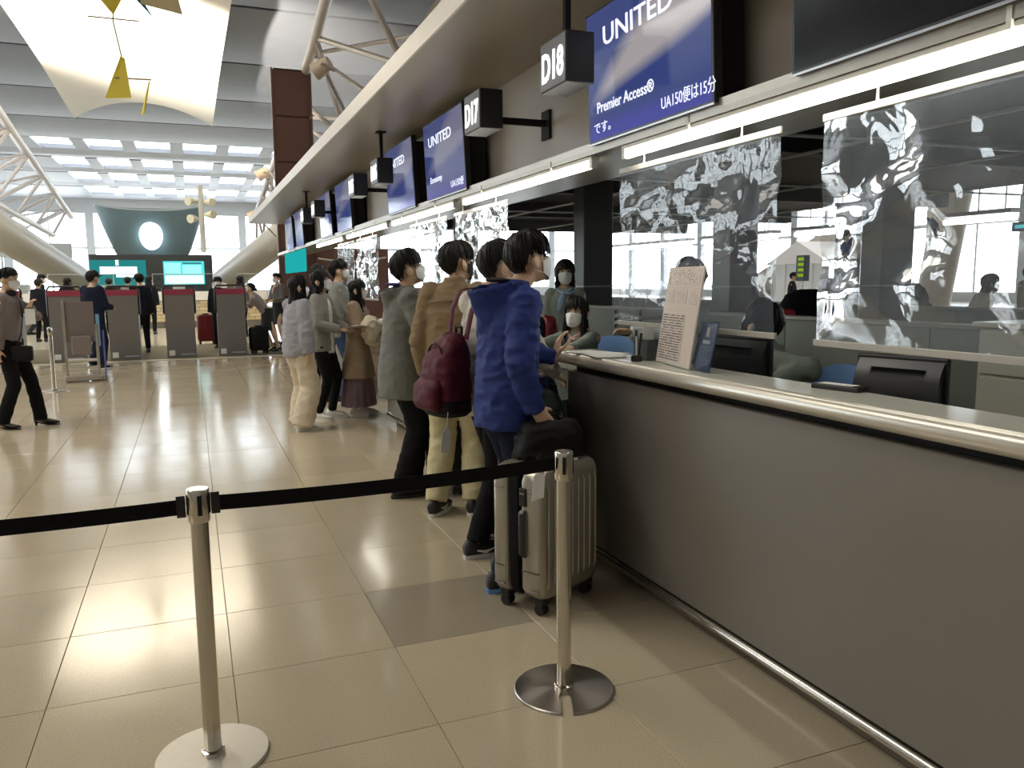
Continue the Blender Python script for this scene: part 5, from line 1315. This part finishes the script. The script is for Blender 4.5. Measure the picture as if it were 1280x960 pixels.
# people beyond the back office
prp = F_('violet_jacket', (.16, .10, .20), .9)
person('man with black backpack passing behind the thick dark column', (9.0, 8.25, 0), R_(70), 1.66, 2, top=[jacket('jacket', F_('olive_jacket', (.20, .18, .14)), STD)], legs=trousers(black_cl), shoes=shoes(black_up, black_up), seed=30)
person('person in white shirt and pale cap leaning forward', (8.75, 6.95, 0), R_(-120), 1.56, 2, lean=.3, hair='bob', top=[jacket('shirt', wht, STD)], legs=trousers(black_cl), shoes=shoes(black_up, black_up), seed=31)
person('dark haired masked person sitting behind the yellow basket', (8.9, 9.5, 0), R_(-100), 1.62, 2, hip=.72, hair='bob', feet=(((.1, .35), 0), ((-.1, .35), 0)), top=[jacket('jacket', drk, STD)], legs=trousers(black_cl), shoes=shoes(black_up, black_up), seed=32)
person('person in violet jacket seen through the clear sheet edge', (8.6, 10.85, 0), R_(40), 1.64, 2, top=[jacket('jacket', prp, STD)], legs=trousers(black_cl), shoes=shoes(black_up, black_up), seed=33)
for k, (x, y, l) in enumerate(((14.5, 10.2, 'dark figure far beyond the cream cabinet'), (15.2, 10.9, 'second dark figure near the bright far windows'), (16.5, 19.0, 'dark figure beside the pale tent booth'), (14.0, 8.6, 'dark figure walking by the far windows'), (13.0, 19.5, 'dark figure far behind the letter trays'))):
    person(l, (x, y, 0), R_(rnd.uniform(0, 360)), 1.68, 2, mask=None, top=[jacket('coat', (drk, gry2)[k % 2], STD)], legs=trousers(black_cl), shoes=shoes(black_up, black_up), seed=40 + k)
# ------------------------------------------------------------------ luggage
def hull(mb, rings, n=24, p=3.0):
    """superellipse rings (z, cx, cy, rx, ry)"""
    vs = []; fs = []
    for z, cx, cy, rx, ry in rings:
        for i in range(n):
            a = 2 * math.pi * i / n; c_, s_ = math.cos(a), math.sin(a)
            vs.append((cx + rx * math.copysign(abs(c_) ** (2 / p), c_), cy + ry * math.copysign(abs(s_) ** (2 / p), s_), z))
    m_ = len(rings)
    for j in range(m_ - 1):
        for i in range(n): fs.append((j * n + i, j * n + (i + 1) % n, (j + 1) * n + (i + 1) % n, (j + 1) * n + i))
    fs.append(tuple(range(n - 1, -1, -1))); fs.append(tuple((m_ - 1) * n + i for i in range(n)))
    return mb.add(vs, fs)
silver = mat('champagne_shell', (.40, .37, .30), .27, .55, var=.05, scale=12, spec=.6)
silver_d = mat('silver_groove', (.12, .115, .10), .4, .6)
wheelm = mat('wheel_black', (.012, .012, .012), .5)
def suitcase(label, loc, rz, w=.46, d_=.27, h=.62, z0=.075, shell=silver, groove=silver_d, ribs=7, band=True, tagged=True, lock=True, group=None):
    """local: broad ribbed faces at +-Y, narrow sides at +-X; z up"""
    S = thing('suitcase', label, 'suitcase', loc, rz, group)
    def half(y0, y1):
        b = MB(); yc, ry = (y0 + y1) / 2, (y1 - y0) / 2
        hull(b, [(z0 + .0, 0, yc, w / 2 - .05, ry * .72), (z0 + .012, 0, yc, w / 2 - .02, ry * .92), (z0 + .05, 0, yc, w / 2, ry), (z0 + h - .06, 0, yc, w / 2, ry), (z0 + h - .018, 0, yc, w / 2 - .018, ry * .94), (z0 + h, 0, yc, w / 2 - .05, ry * .75)], 32, 6)
        return b
    ya = -d_ / 2; yb = d_ / 2; g = .030 if band else .004
    f1 = half(ya, -g + .02).build('shell', shell, S, True, auto=50); f2 = half(g + .02, yb).build('shell', shell, S, True, auto=50)
    hull(MB(), [(z0 + .006, 0, .02, w / 2 - .03, g + .004), (z0 + .05, 0, .02, w / 2 - .006, g + .004), (z0 + h - .05, 0, .02, w / 2 - .006, g + .004), (z0 + h - .008, 0, .02, w / 2 - .03, g + .004)], 24, 6).build('zip_band', black_cl, S, True)
    for fo, y, sg in ((f1, ya, -1), (f2, yb, 1)):
        for k in range(ribs):
            x = (k - (ribs - 1) / 2) * (w * .80 / (ribs - 1))
            MB().tube([(x, y - sg * .016, z0 + .03), (x, y + sg * .002, z0 + .09), (x, y + sg * .002, z0 + h - .09), (x, y - sg * .016, z0 + h - .03)], [(.006, .005)] * 4, 6, up=(1, 0, 0)).build('rib', shell, fo, True)
    for sx in (-1, 1):
        MB().box(sx * (w / 2 - .004), sx * (w / 2 + .002), ya + .02, -g, z0 + .13, z0 + .134).build('crease', groove, f1)
        MB().box(sx * (w / 2 - .004), sx * (w / 2 + .002), g + .045, yb - .02, z0 + .13, z0 + .134).build('crease', groove, f2)
        for q, sy in ((f1, -1), (f2, 1)):
            for zc in (z0 + .045, z0 + h - .10): MB().rbox(sx * (w / 2) - .007, sx * (w / 2) + .007, sy * (d_ / 2 - .05) - .03, sy * (d_ / 2 - .05) + .03, zc, zc + .004, .0015, 1).build('corner_line', groove, q)
    if lock:
        l = MB().rbox(-w / 2 - .008, -w / 2 + .01, -.060, -.022, z0 + h - .17, z0 + h - .085, .006, 2).build('lock', blk, S)
        for k in range(3): MB().tube([(-w / 2 - .011, -.05 + .009 * k, z0 + h - .11), (-w / 2 - .007, -.05 + .009 * k, z0 + h - .11)], .004, 8).build('dial', steel, l)
        MB().tube([(-w / 2, -.041, z0 + h - .19), (-w / 2 - .012, -.041, z0 + h - .20), (-w / 2 - .012, -.041, z0 + h - .39), (-w / 2, -.041, z0 + h - .40)], [(.019, .006)] * 4, 10, up=(0, 1, 0)).build('side_handle', blk, S, True)
    MB().tube([(-.07, .0, z0 + h), (-.06, 0, z0 + h + .022), (.06, 0, z0 + h + .022), (.07, 0, z0 + h)], [(.014, .007)] * 4, 8).build('top_handle', blk, S, True)
    MB().box(-.10, .10, yb - .06, yb - .03, z0 + h - .002, z0 + h + .012).build('trolley_grip', blk, S)
    for sx in (-1, 1):
        for sy in (-1, 1):
            x, y = sx * (w / 2 - .055), sy * (d_ / 2 - .05)
            wl = MB().rbox(x - .028, x + .028, y - .028, y + .028, z0 - .028, z0 + .02, .008, 2).build('castor_fork', wheelm, S)
            for e in (-.013, .013): MB().tube([(x + e - .009, y, .0255), (x + e + .009, y, .0255)], .0255, 16).build('wheel', wheelm, wl, True)
    return S
SU = suitcase('silver ribbed suitcase with black zip band beside the belt post', (1.505, 3.345, 0), R_(28), .45, .30, .60, ribs=9)
lt = thing('luggage_tag', 'white paper luggage tag hanging on the silver suitcase', 'tag', (1.345, 3.11, .665))
MB().tube([(.03, .03, .035), (.01, .01, .02), (0, 0, 0)], .002, 6).build('string', wp, lt)
MB().add([(-.02, -.01, -.11), (.03, -.022, -.095), (.042, -.01, .0), (.01, .0, .012), (-.008, .0, -.005)] + [(-.02, -.008, -.11), (.03, -.02, -.095), (.042, -.008, .0), (.01, .002, .012), (-.008, .002, -.005)], [(0, 1, 2, 3, 4), (9, 8, 7, 6, 5), (0, 1, 6, 5), (1, 2, 7, 6), (2, 3, 8, 7), (3, 4, 9, 8), (4, 0, 5, 9)]).build('card', wp, lt)
redm = mat('red_shell', (.16, .012, .014), .35, var=.1)
suitcase('red suitcase standing on the belt behind the weighing desk', (2.77, 6.35, .60), R_(80), .44, .26, .53, shell=redm, groove=mat('red_groove', (.05, .004, .005), .5), ribs=9, lock=False)
suitcase('dark red suitcase with raised handle between two kiosks', (.33, 21.6, .004), R_(3), .42, .26, .66, shell=redm, groove=mat('red_groove', (.05, .004, .005), .5), ribs=5, lock=False)
blks = F_('black_nylon', (.012, .012, .013), .6)
suitcase('black trolley case beside the bending attendant', (1.33, 18.05, .006), R_(20), .36, .26, .50, shell=blks, groove=blks, ribs=3, lock=False)
suitcase('black trolley case standing behind the boy in grey coat', (1.66, 5.45, 0), R_(80), .40, .26, .62, shell=blks, groove=blks, ribs=3, lock=False)
cv = thing('baggage_belt', 'low dark baggage belt behind the weighing desk', 'conveyor', (2.86, 6.80, 0))
MB().rbox(-.24, .24, -.75, .75, .5, .59, .01, 1).build('belt', mat('belt_rubber', (.03, .03, .03), .7), cv); MB().rbox(-.27, .27, -.8, .8, 0, .5, .01, 1).build('frame', gg, cv)
MB().box(-.29, -.25, -.8, .8, .5, .60).build('side_rail', steel, cv); MB().box(.25, .29, -.8, .8, .5, .60).build('side_rail', steel, cv)
# maroon backpack on the boy in white
mar = F_('maroon_nylon', (.085, .012, .022), .55, .25, 30); mard = F_('maroon_dark', (.04, .008, .012), .6)
def backpack(label, loc, rz, w, d_, h, m, mb_, tilt=.0, straps=True, pocket=True, shoulder=None):
    B = thing('backpack', label, 'backpack', loc, rz)
    b = MB()
    hull(b, [(0, 0, -.5 * d_, w * .40, d_ * .38), (.03, 0, -.5 * d_, w * .48, d_ * .50), (h * .35, 0, -.52 * d_, w * .5, d_ * .52), (h * .65, 0, -.48 * d_, w * .47, d_ * .46), (h * .88, 0, -.36 * d_, w * .38, d_ * .33), (h, 0, -.25 * d_, w * .22, d_ * .15)], 28, 3.2)
    sh = remesh(b, 'body', m, B, .011, 4, .009, 5)
    if pocket:
        b = MB(); hull(b, [(.03, 0, -d_ * .98, w * .34, d_ * .16), (.06, 0, -d_ * 1.02, w * .40, d_ * .22), (h * .38, 0, -d_ * 1.0, w * .40, d_ * .20), (h * .46, 0, -d_ * .92, w * .30, d_ * .12)], 24, 3.2)
        remesh(b, 'front_pocket', m, B, .011, 3, .007, 8)
        MB().tube([(w * .30 * math.cos(a), -d_ * (.80 - .0) , h * .62 + h * .26 * math.sin(a)) for a in [math.pi * i / 10 for i in range(11)]], .005, 6).build('zip', mard, B)
    hull(MB(), [(-.006, 0, -.5 * d_, w * .40, d_ * .40), (.02, 0, -.5 * d_, w * .49, d_ * .51), (.085, 0, -.51 * d_, w * .497, d_ * .515)], 28, 3.2).build('base_panel', mb_, B, True)
    MB().tube([(-.03, -.02, h - .03), (-.03, -.02, h + .03), (.03, -.02, h + .03), (.03, -.02, h - .03)], .008, 6).build('grab_loop', mb_, B)
    MB().box(-.0, .0, 0, 0, 0, 0) if False else None
    for sx in (-1, 1):
        if straps:
            pts = shoulder(sx) if shoulder else [(sx * .09, .0, h * .92), (sx * .14, .03, h * .6), (sx * .12, .0, .08)]
            MB().tube(pts, [(.026, .007)] * len(pts), 8, up=(0, 1, 0) if not shoulder else (1, 0, 0)).build('strap', m, B, True)
    return B
def shpath(sx): return [(sx * .09, -.03, .40), (sx * .105, .0, .55), (sx * .115, .06, .655), (sx * .12, .14, .67), (sx * .125, .22, .62), (sx * .13, .27, .48), (sx * .16, .25, .32), (sx * .195, .15, .18), (sx * .17, .02, .06)]
BP = backpack('maroon backpack with white tag on the back of the boy in white', (1.515 - .165, 4.15 + -.045, .80), R_(-78), .31, .21, .43, mar, F_('black_base', (.014, .012, .014), .6), shoulder=shpath)
tg_ = thing('luggage_tag', 'white luggage tag hanging from the maroon backpack', 'tag', (1.20, 3.93, .745))
MB().tube([(.03, .05, .20), (.0, .0, .08), (0, 0, 0)], .0025, 6).build('string', wp, tg_)
MB().prism([(-.026, -.125), (.026, -.125), (.026, -.02), (.01, .0), (-.01, .0), (-.026, -.02)], 1, -.001, .001).build('card', wp, tg_)
for ch in tg_.children: ch.rotation_euler = (0, .1, .2)
# black duffel held by the boy in blue, dark green backpack on the floor beyond
du = thing('duffel_bag', 'black soft bag hanging from the hand of the boy in blue', 'bag', (1.55, 3.43, .585), R_(-86))
b = MB(); hull(b, [(.0, 0, 0, .09, .14), (.04, 0, 0, .11, .165), (.20, 0, 0, .105, .165), (.26, 0, 0, .08, .13)], 26, 4)
du_b = remesh(b, 'body', blks, du, .011, 4, .012, 3)
MB().tube([(0, -.10, .22), (0, -.05, .285), (0, .04, .285), (0, .10, .22)], [(.012, .006)] * 4, 8).build('handle', blks, du, True)
MB().prism([(.03, .02), (.075, .02), (.075, .10), (.03, .10)], 0, .152, .154).build('name_tag', wp, du)
def bpk(label, loc, rz, m): return backpack(label, loc, rz, .36, .26, .52, m, blks, straps=True)
bpk('dark green backpack leaning against the counter beyond blue jacket', (1.80, 3.86, .40), R_(-95), F_('dark_green_nylon', (.016, .026, .022), .5, .3, 20))
hb = thing('hard_case', 'black case standing under the dark green backpack', 'case', (1.66, 3.88, 0))
MB().rbox(-.17, .20, -.13, .13, .03, .395, .03, 3).build('body', blks, hb, True)
for x in (-.12, .15): MB().tube([(x, -.12, .03), (x, .12, .03)], .03, 10).build('wheel', wheelm, hb)
nv_ = thing('navy_bag', 'navy bag with white piping standing on the black case', 'bag', (1.80, 4.12, .42), R_(-70))
b = MB(); hull(b, [(0, 0, 0, .13, .08), (.05, 0, 0, .15, .10), (.42, 0, 0, .14, .09), (.55, 0, 0, .10, .05)], 24, 3)
remesh(b, 'body', F_('navy_nylon', (.012, .016, .045), .5, .25, 24), nv_, .011, 3, .008, 4)
MB().tube([(-.15, -.02, .05), (-.145, -.03, .3), (-.13, -.02, .46), (-.08, .0, .555), (.05, .0, .56)], .009, 8).build('piping', white_up, nv_, True)
# bundle and booklet of the girls
fl = thing('coat_bundle', 'cream fluffy folded jacket carried by the girl in trench coat', 'jacket', (1.84, 8.84, .88), R_(-118))
b = MB().ell((0, 0, .12), (.17, .11, .14), 18, 12).ell((.08, .03, .03), (.10, .08, .10), 14, 10).ell((-.1, .02, .06), (.09, .08, .11), 14, 10)
remesh(b, 'cloth', F_('cream_fleece', (.66, .58, .44), .95, .5, 60), fl, .013, 3, .022, 6)
MB().tube([(.02, .08, .22), (.06, .10, .05), (.05, .09, -.05)], .008, 6).build('drawcord', F_('cream_fleece', (.66, .58, .44)), fl)
bk = thing('booklet', 'open grey booklet held by the girl in cardigan', 'booklet', (1.58, 8.72, 1.0), R_(-122))
MB().add([(-.15, 0, .02), (0, 0, 0), (0, .2, .03), (-.15, .2, .05), (.15, 0, .02), (.15, .2, .05)] + [(-.15, 0, .026), (0, 0, .006), (0, .2, .036), (-.15, .2, .056), (.15, 0, .026), (.15, .2, .056)], [(0, 1, 2, 3), (1, 4, 5, 2), (9, 8, 7, 6), (8, 11, 10, 7), (0, 1, 7, 6), (1, 4, 10, 7), (2, 3, 9, 8), (5, 2, 8, 11), (3, 0, 6, 9), (4, 5, 11, 10)]).build('cover', mat('booklet_grey', (.30, .27, .26), .5), bk)
MB().box(-.13, -.005, .012, .19, .036, .04).build('page', wp, bk)
# shoulder bag of the woman on the left
sb_ = thing('shoulder_bag', 'black shoulder bag on the hip of the woman in mauve', 'bag', (-1.66, 9.64, .70), R_(-104))
MB().rbox(-.04, .04, -.10, .10, .02, .18, .025, 3).build('body', blks, sb_, True); MB().rbox(.035, .047, -.09, .09, .08, .178, .005, 2).build('flap', blks, sb_)
MB().tube([(0, -.06, .17), (-.03, -.01, .30), (-.10, -.012, .48), (-.17, -.055, .64), (-.22, -.14, .74), (-.20, -.26, .68), (-.06, -.30, .40), (0, -.09, .17)], [(.013, .005)] * 8, 6).build('strap', blks, sb_, True)
# backpack of the man beyond and the black rucksack on the partition
backpack('black backpack on the man behind the thick dark column', (9.22, 8.33 - .06, .95), R_(70), .34, .22, .48, black_cl, blks)
bb_ = thing('black_rucksack', 'big black rucksack with red pocket and white lettering on partition', 'bag', (4.35, 4.85, .92), R_(-20))
b = MB(); hull(b, [(0, 0, 0, .20, .13), (.04, 0, 0, .22, .15), (.34, 0, 0, .21, .14), (.46, 0, 0, .15, .10), (.50, 0, 0, .08, .05)], 26, 3); remesh(b, 'body', black_cl, bb_, .012, 3, .008, 2)
MB().rbox(-.235, -.13, -.16, -.06, .12, .36, .03, 2).build('red_pocket', F_('red_nylon', (.35, .03, .04), .6), bb_, True)
for (x0, x1, z0, z1) in ((.10, .125, .16, .33), (.125, .16, .27, .285), (.125, .16, .20, .215), (.165, .18, .14, .24), (.07, .10, .12, .14)): MB().box(x0, x1, -.152, -.146, z0, z1).build('white_mark', wp, bb_)
# yellow basket on the far partition
yb_ = thing('yellow_basket', 'small yellow basket standing on the long grey partition', 'basket', (7.86, 8.35, 1.18))
MB().lathe([(.10, 0), (.13, .15), (.12, .15), (.09, .01)], 20).build('body', mat('yellow_plastic', (.65, .55, .02), .4), yb_, True); MB().lathe([(.135, .145), (.135, .16), (.115, .16)], 20).build('rim', mat('yellow_plastic', (.65, .55, .02), .4), yb_)
# white tent booth, pipes and signs in the other hall
tb_ = thing('tent_booth', 'white booth with pitched roof in the other hall', 'booth', (20, 21.5, 0))
MB().prism([(-1.5, 2.0), (1.5, 2.0), (0, 2.75)], 0, -1.2, 1.2).build('roof', mat('tent_white', (.8, .82, .86), .7), tb_)
for y in (-1.3, -.65, 0, .65, 1.3): MB().box(-1.1, -1.04, y - .03, y + .03, 0, 2.0).build('post', frm, tb_)
for k in range(4): MB().box(-1.08, -1.07, -1.27 + .65 * k, -.68 + .65 * k, .05, 2.0).build('panel', mat('tent_panel', (.7, .75, .8), .6), tb_)
pipe((13.5, 11.0, 4.6), (14.4, 12.4, .6), .33, 'inclined cream pipe column beyond the thick dark column')
pipe((22, 20, 4.2), (21, 28.5, .2), .5, 'inclined cream pipe column left of the white booth')
pipe((24, 11.5, 4.6), (25.5, 15.5, .3), .5, 'inclined cream pipe column near the bright far windows')
for k, (x, y, z, l) in enumerate(((13.3, 9.45, 2.28, 'cyan lit hanging sign in the other hall'), (13.3, 8.55, 2.25, 'darker lit hanging sign in the other hall'))):
    sg = thing('gate_sign', l, 'sign', (x, y, z)); MB().rbox(-.05, .05, -.4, .4, 0, .16, .01, 1).build('panel', mat('sign_dark', (.03, .05, .07), .4), sg)
    MB().box(-.06, -.05, -.33, .33, .05, .11).build('lit_strip', emit('sign_cyan2', (.1, .6, .65), .9), sg)
    for q in (-.3, .3): MB().tube([(0, q, .16), (0, q, .6)], .012, 6).build('hanger', rail, sg)
ys_ = thing('exit_sign', 'green-yellow lit signboard beside the white booth', 'sign', (15.0, 16.9, 0))
MB().rbox(-.08, .08, -.17, .17, 1.45, 2.12, .01, 1).build('panel', mat('sign_dark', (.03, .05, .07), .4), ys_)
for k in range(4): MB().box(-.09, -.08, -.12, .08, 1.56 + .14 * k, 1.64 + .14 * k).build('lit_line', emit('sign_yellowgreen', (.35, .55, .02), .6), ys_)
MB().box(-.03, .03, -.03, .03, 0, 1.45).build('post', steel, ys_)
rl_ = thing('hand_rail', 'white metal railing in the other hall', 'railing', (10.6, 6.6, 0))
MB().tube([(0, -2.6, 1.05), (0, 2.2, 1.05)], .03, 8).build('top_rail', rail, rl_); MB().tube([(0, -2.6, .2), (0, 2.2, .2)], .02, 8).build('bottom_rail', rail, rl_)
for k in range(25): MB().tube([(0, -2.6 + .2 * k, .2 if k % 6 else 0), (0, -2.6 + .2 * k, 1.05)], .009 if k % 6 else .025, 6).build('baluster', rail, rl_)
# ------------------------------------------------------------------ belt posts
chrome = mat('polished_steel', (.62, .58, .50), .16, 1.0, var=.05, scale=8, stretch=(1, 1, .1))
brush = mat('spun_steel', (.50, .46, .43), .28, 1.0, var=.12, scale=6)
_b = brush.node_tree.nodes['Principled BSDF']; _b.inputs['Anisotropic'].default_value = .8
_t = brush.node_tree.nodes.new('ShaderNodeTangent'); _t.direction_type = 'RADIAL'; _t.axis = 'Z'; brush.node_tree.links.new(_t.outputs[0], _b.inputs['Tangent'])
def belt_post(label, loc, rz, notch=True, h=.905, r=.20, domem=None):
    p = thing('belt_post', label, 'belt post', loc, rz)
    n = 64; out = []
    for i in range(n + 1):
        a = math.radians(-90 + 7) + (2 * math.pi - math.radians(14)) * i / n if notch else 2 * math.pi * i / n
        out.append((r * math.cos(a), r * math.sin(a)))
    if notch: out += [(-.0222, -.075), (-.020, -.052), (-.010, -.040), (.010, -.040), (.020, -.052), (.0222, -.075)]
    else: out = out[:-1]
    b = MB(); m_ = len(out); vs = []
    for k, z in ((1.0, 0), (1.0, .007), (.985, .011)): vs += [(x * k, y * k, z) for x, y in out]
    fs = [(j * m_ + i, j * m_ + (i + 1) % m_, (j + 1) * m_ + (i + 1) % m_, (j + 1) * m_ + i) for j in range(2) for i in range(m_)]
    fs += [tuple(range(m_ - 1, -1, -1)), tuple(2 * m_ + i for i in range(m_))]
    b.add(vs, fs).build('base', domem or brush, p)
    MB().lathe([(.036, .01), (.036, .022), (.030, .026)], 24).build('collar', chrome, p, True)
    MB().lathe([(.0265, .012), (.0265, h - .085)], 28).build('shaft', chrome, p, True)
    MB().lathe([(.030, h - .098), (.033, h - .093), (.033, h - .006), (.031, h)], 28).build('cassette', chrome, p, True)
    MB().lathe([(.0335, h), (.0335, h + .004), (.031, h + .007)], 28).build('cap', mat('cap_steel', (.75, .72, .66), .2, .9), p, True)
    for k in range(4):
        a = k * math.pi / 2; s_ = MB().box(-.0065, .0065, .028, .0345, h - .072, h - .010).build('slot', blkm, p); s_.rotation_euler = (0, 0, a)
    return p
LP = belt_post('steel belt post with pale dished base in the open floor', (-.012, 2.585, 0), R_(6), notch=False, h=.872, r=.172, domem=mat('pale_steel', (.78, .74, .66), .35, .6))
RP = belt_post('steel belt post with notched spun base beside silver suitcase', (1.205, 2.53, 0), R_(-22), h=.893, r=.184)
blt = black_cl
def belt(label, a, c, z0, z1, sag=.012):
    a, c = Vector(a), Vector(c); d_ = c - a; B = thing('retractable_belt', label, 'belt', a); n = 16; vs = []; fs = []
    u = Vector((-d_.y, d_.x, 0)).normalized() * .0012
    for i in range(n + 1):
        t = i / n; p = d_ * t; zz = z0 + (z1 - z0) * t - sag * 4 * t * (1 - t)
        for q in (u, -u):
            for e in (-.024, .024): vs.append((p.x + q.x, p.y + q.y, zz + e - a.z))
    for i in range(n):
        k = i * 4; fs += [(k, k + 1, k + 5, k + 4), (k + 2, k + 6, k + 7, k + 3), (k + 1, k + 3, k + 7, k + 5), (k, k + 4, k + 6, k + 2)]
    fs += [(0, 2, 3, 1), (n * 4, n * 4 + 1, n * 4 + 3, n * 4 + 2)]
    MB().add(vs, fs).build('webbing', blt, B)
    e = Vector((vs[0][0], vs[0][1], z0 - a.z)); dn = d_.normalized()
    MB().tube([dn * .0 + Vector((0, 0, z0 - a.z)), dn * .026 + Vector((0, 0, z0 - a.z))], [(.006, .034)] * 2, 8, up=u).build('clip', blk, B)
    return B
belt('black belt between the two steel posts', (.024, 2.583, .82), (1.168, 2.532, .84), .829, .857)
belt('black belt leaving the post with pale base to the left', (-.049, 2.585, .82), (-1.243, 2.66, .80), .825, .818)
# far posts and a white board at the left edge
belt_post('steel belt post behind the woman in mauve blouse', (-1.88, 13.0, 0), 0, False)
belt_post('steel belt post at the feet of the woman in mauve', (-2.05, 9.1, 0), 0, False)
belt_post('steel belt post cut by the left border of the floor', (-1.28, 2.665, 0), 0, False, h=.872)
wb = thing('white_sign_board', 'white sign board with an orange strip at the left edge', 'sign board', (-2.02, 8.6, 0), R_(-20))
MB().rbox(-.2, .2, -.02, .02, .06, .95, .005, 1).build('board', wp, wb); MB().box(-.2, .2, -.022, .022, .34, .42).build('orange_strip', mat('orange', (.7, .25, .03), .5), wb)
for x in (-.17, .17): MB().box(x - .015, x + .015, -.15, .15, 0, .06).build('foot', blk, wb)
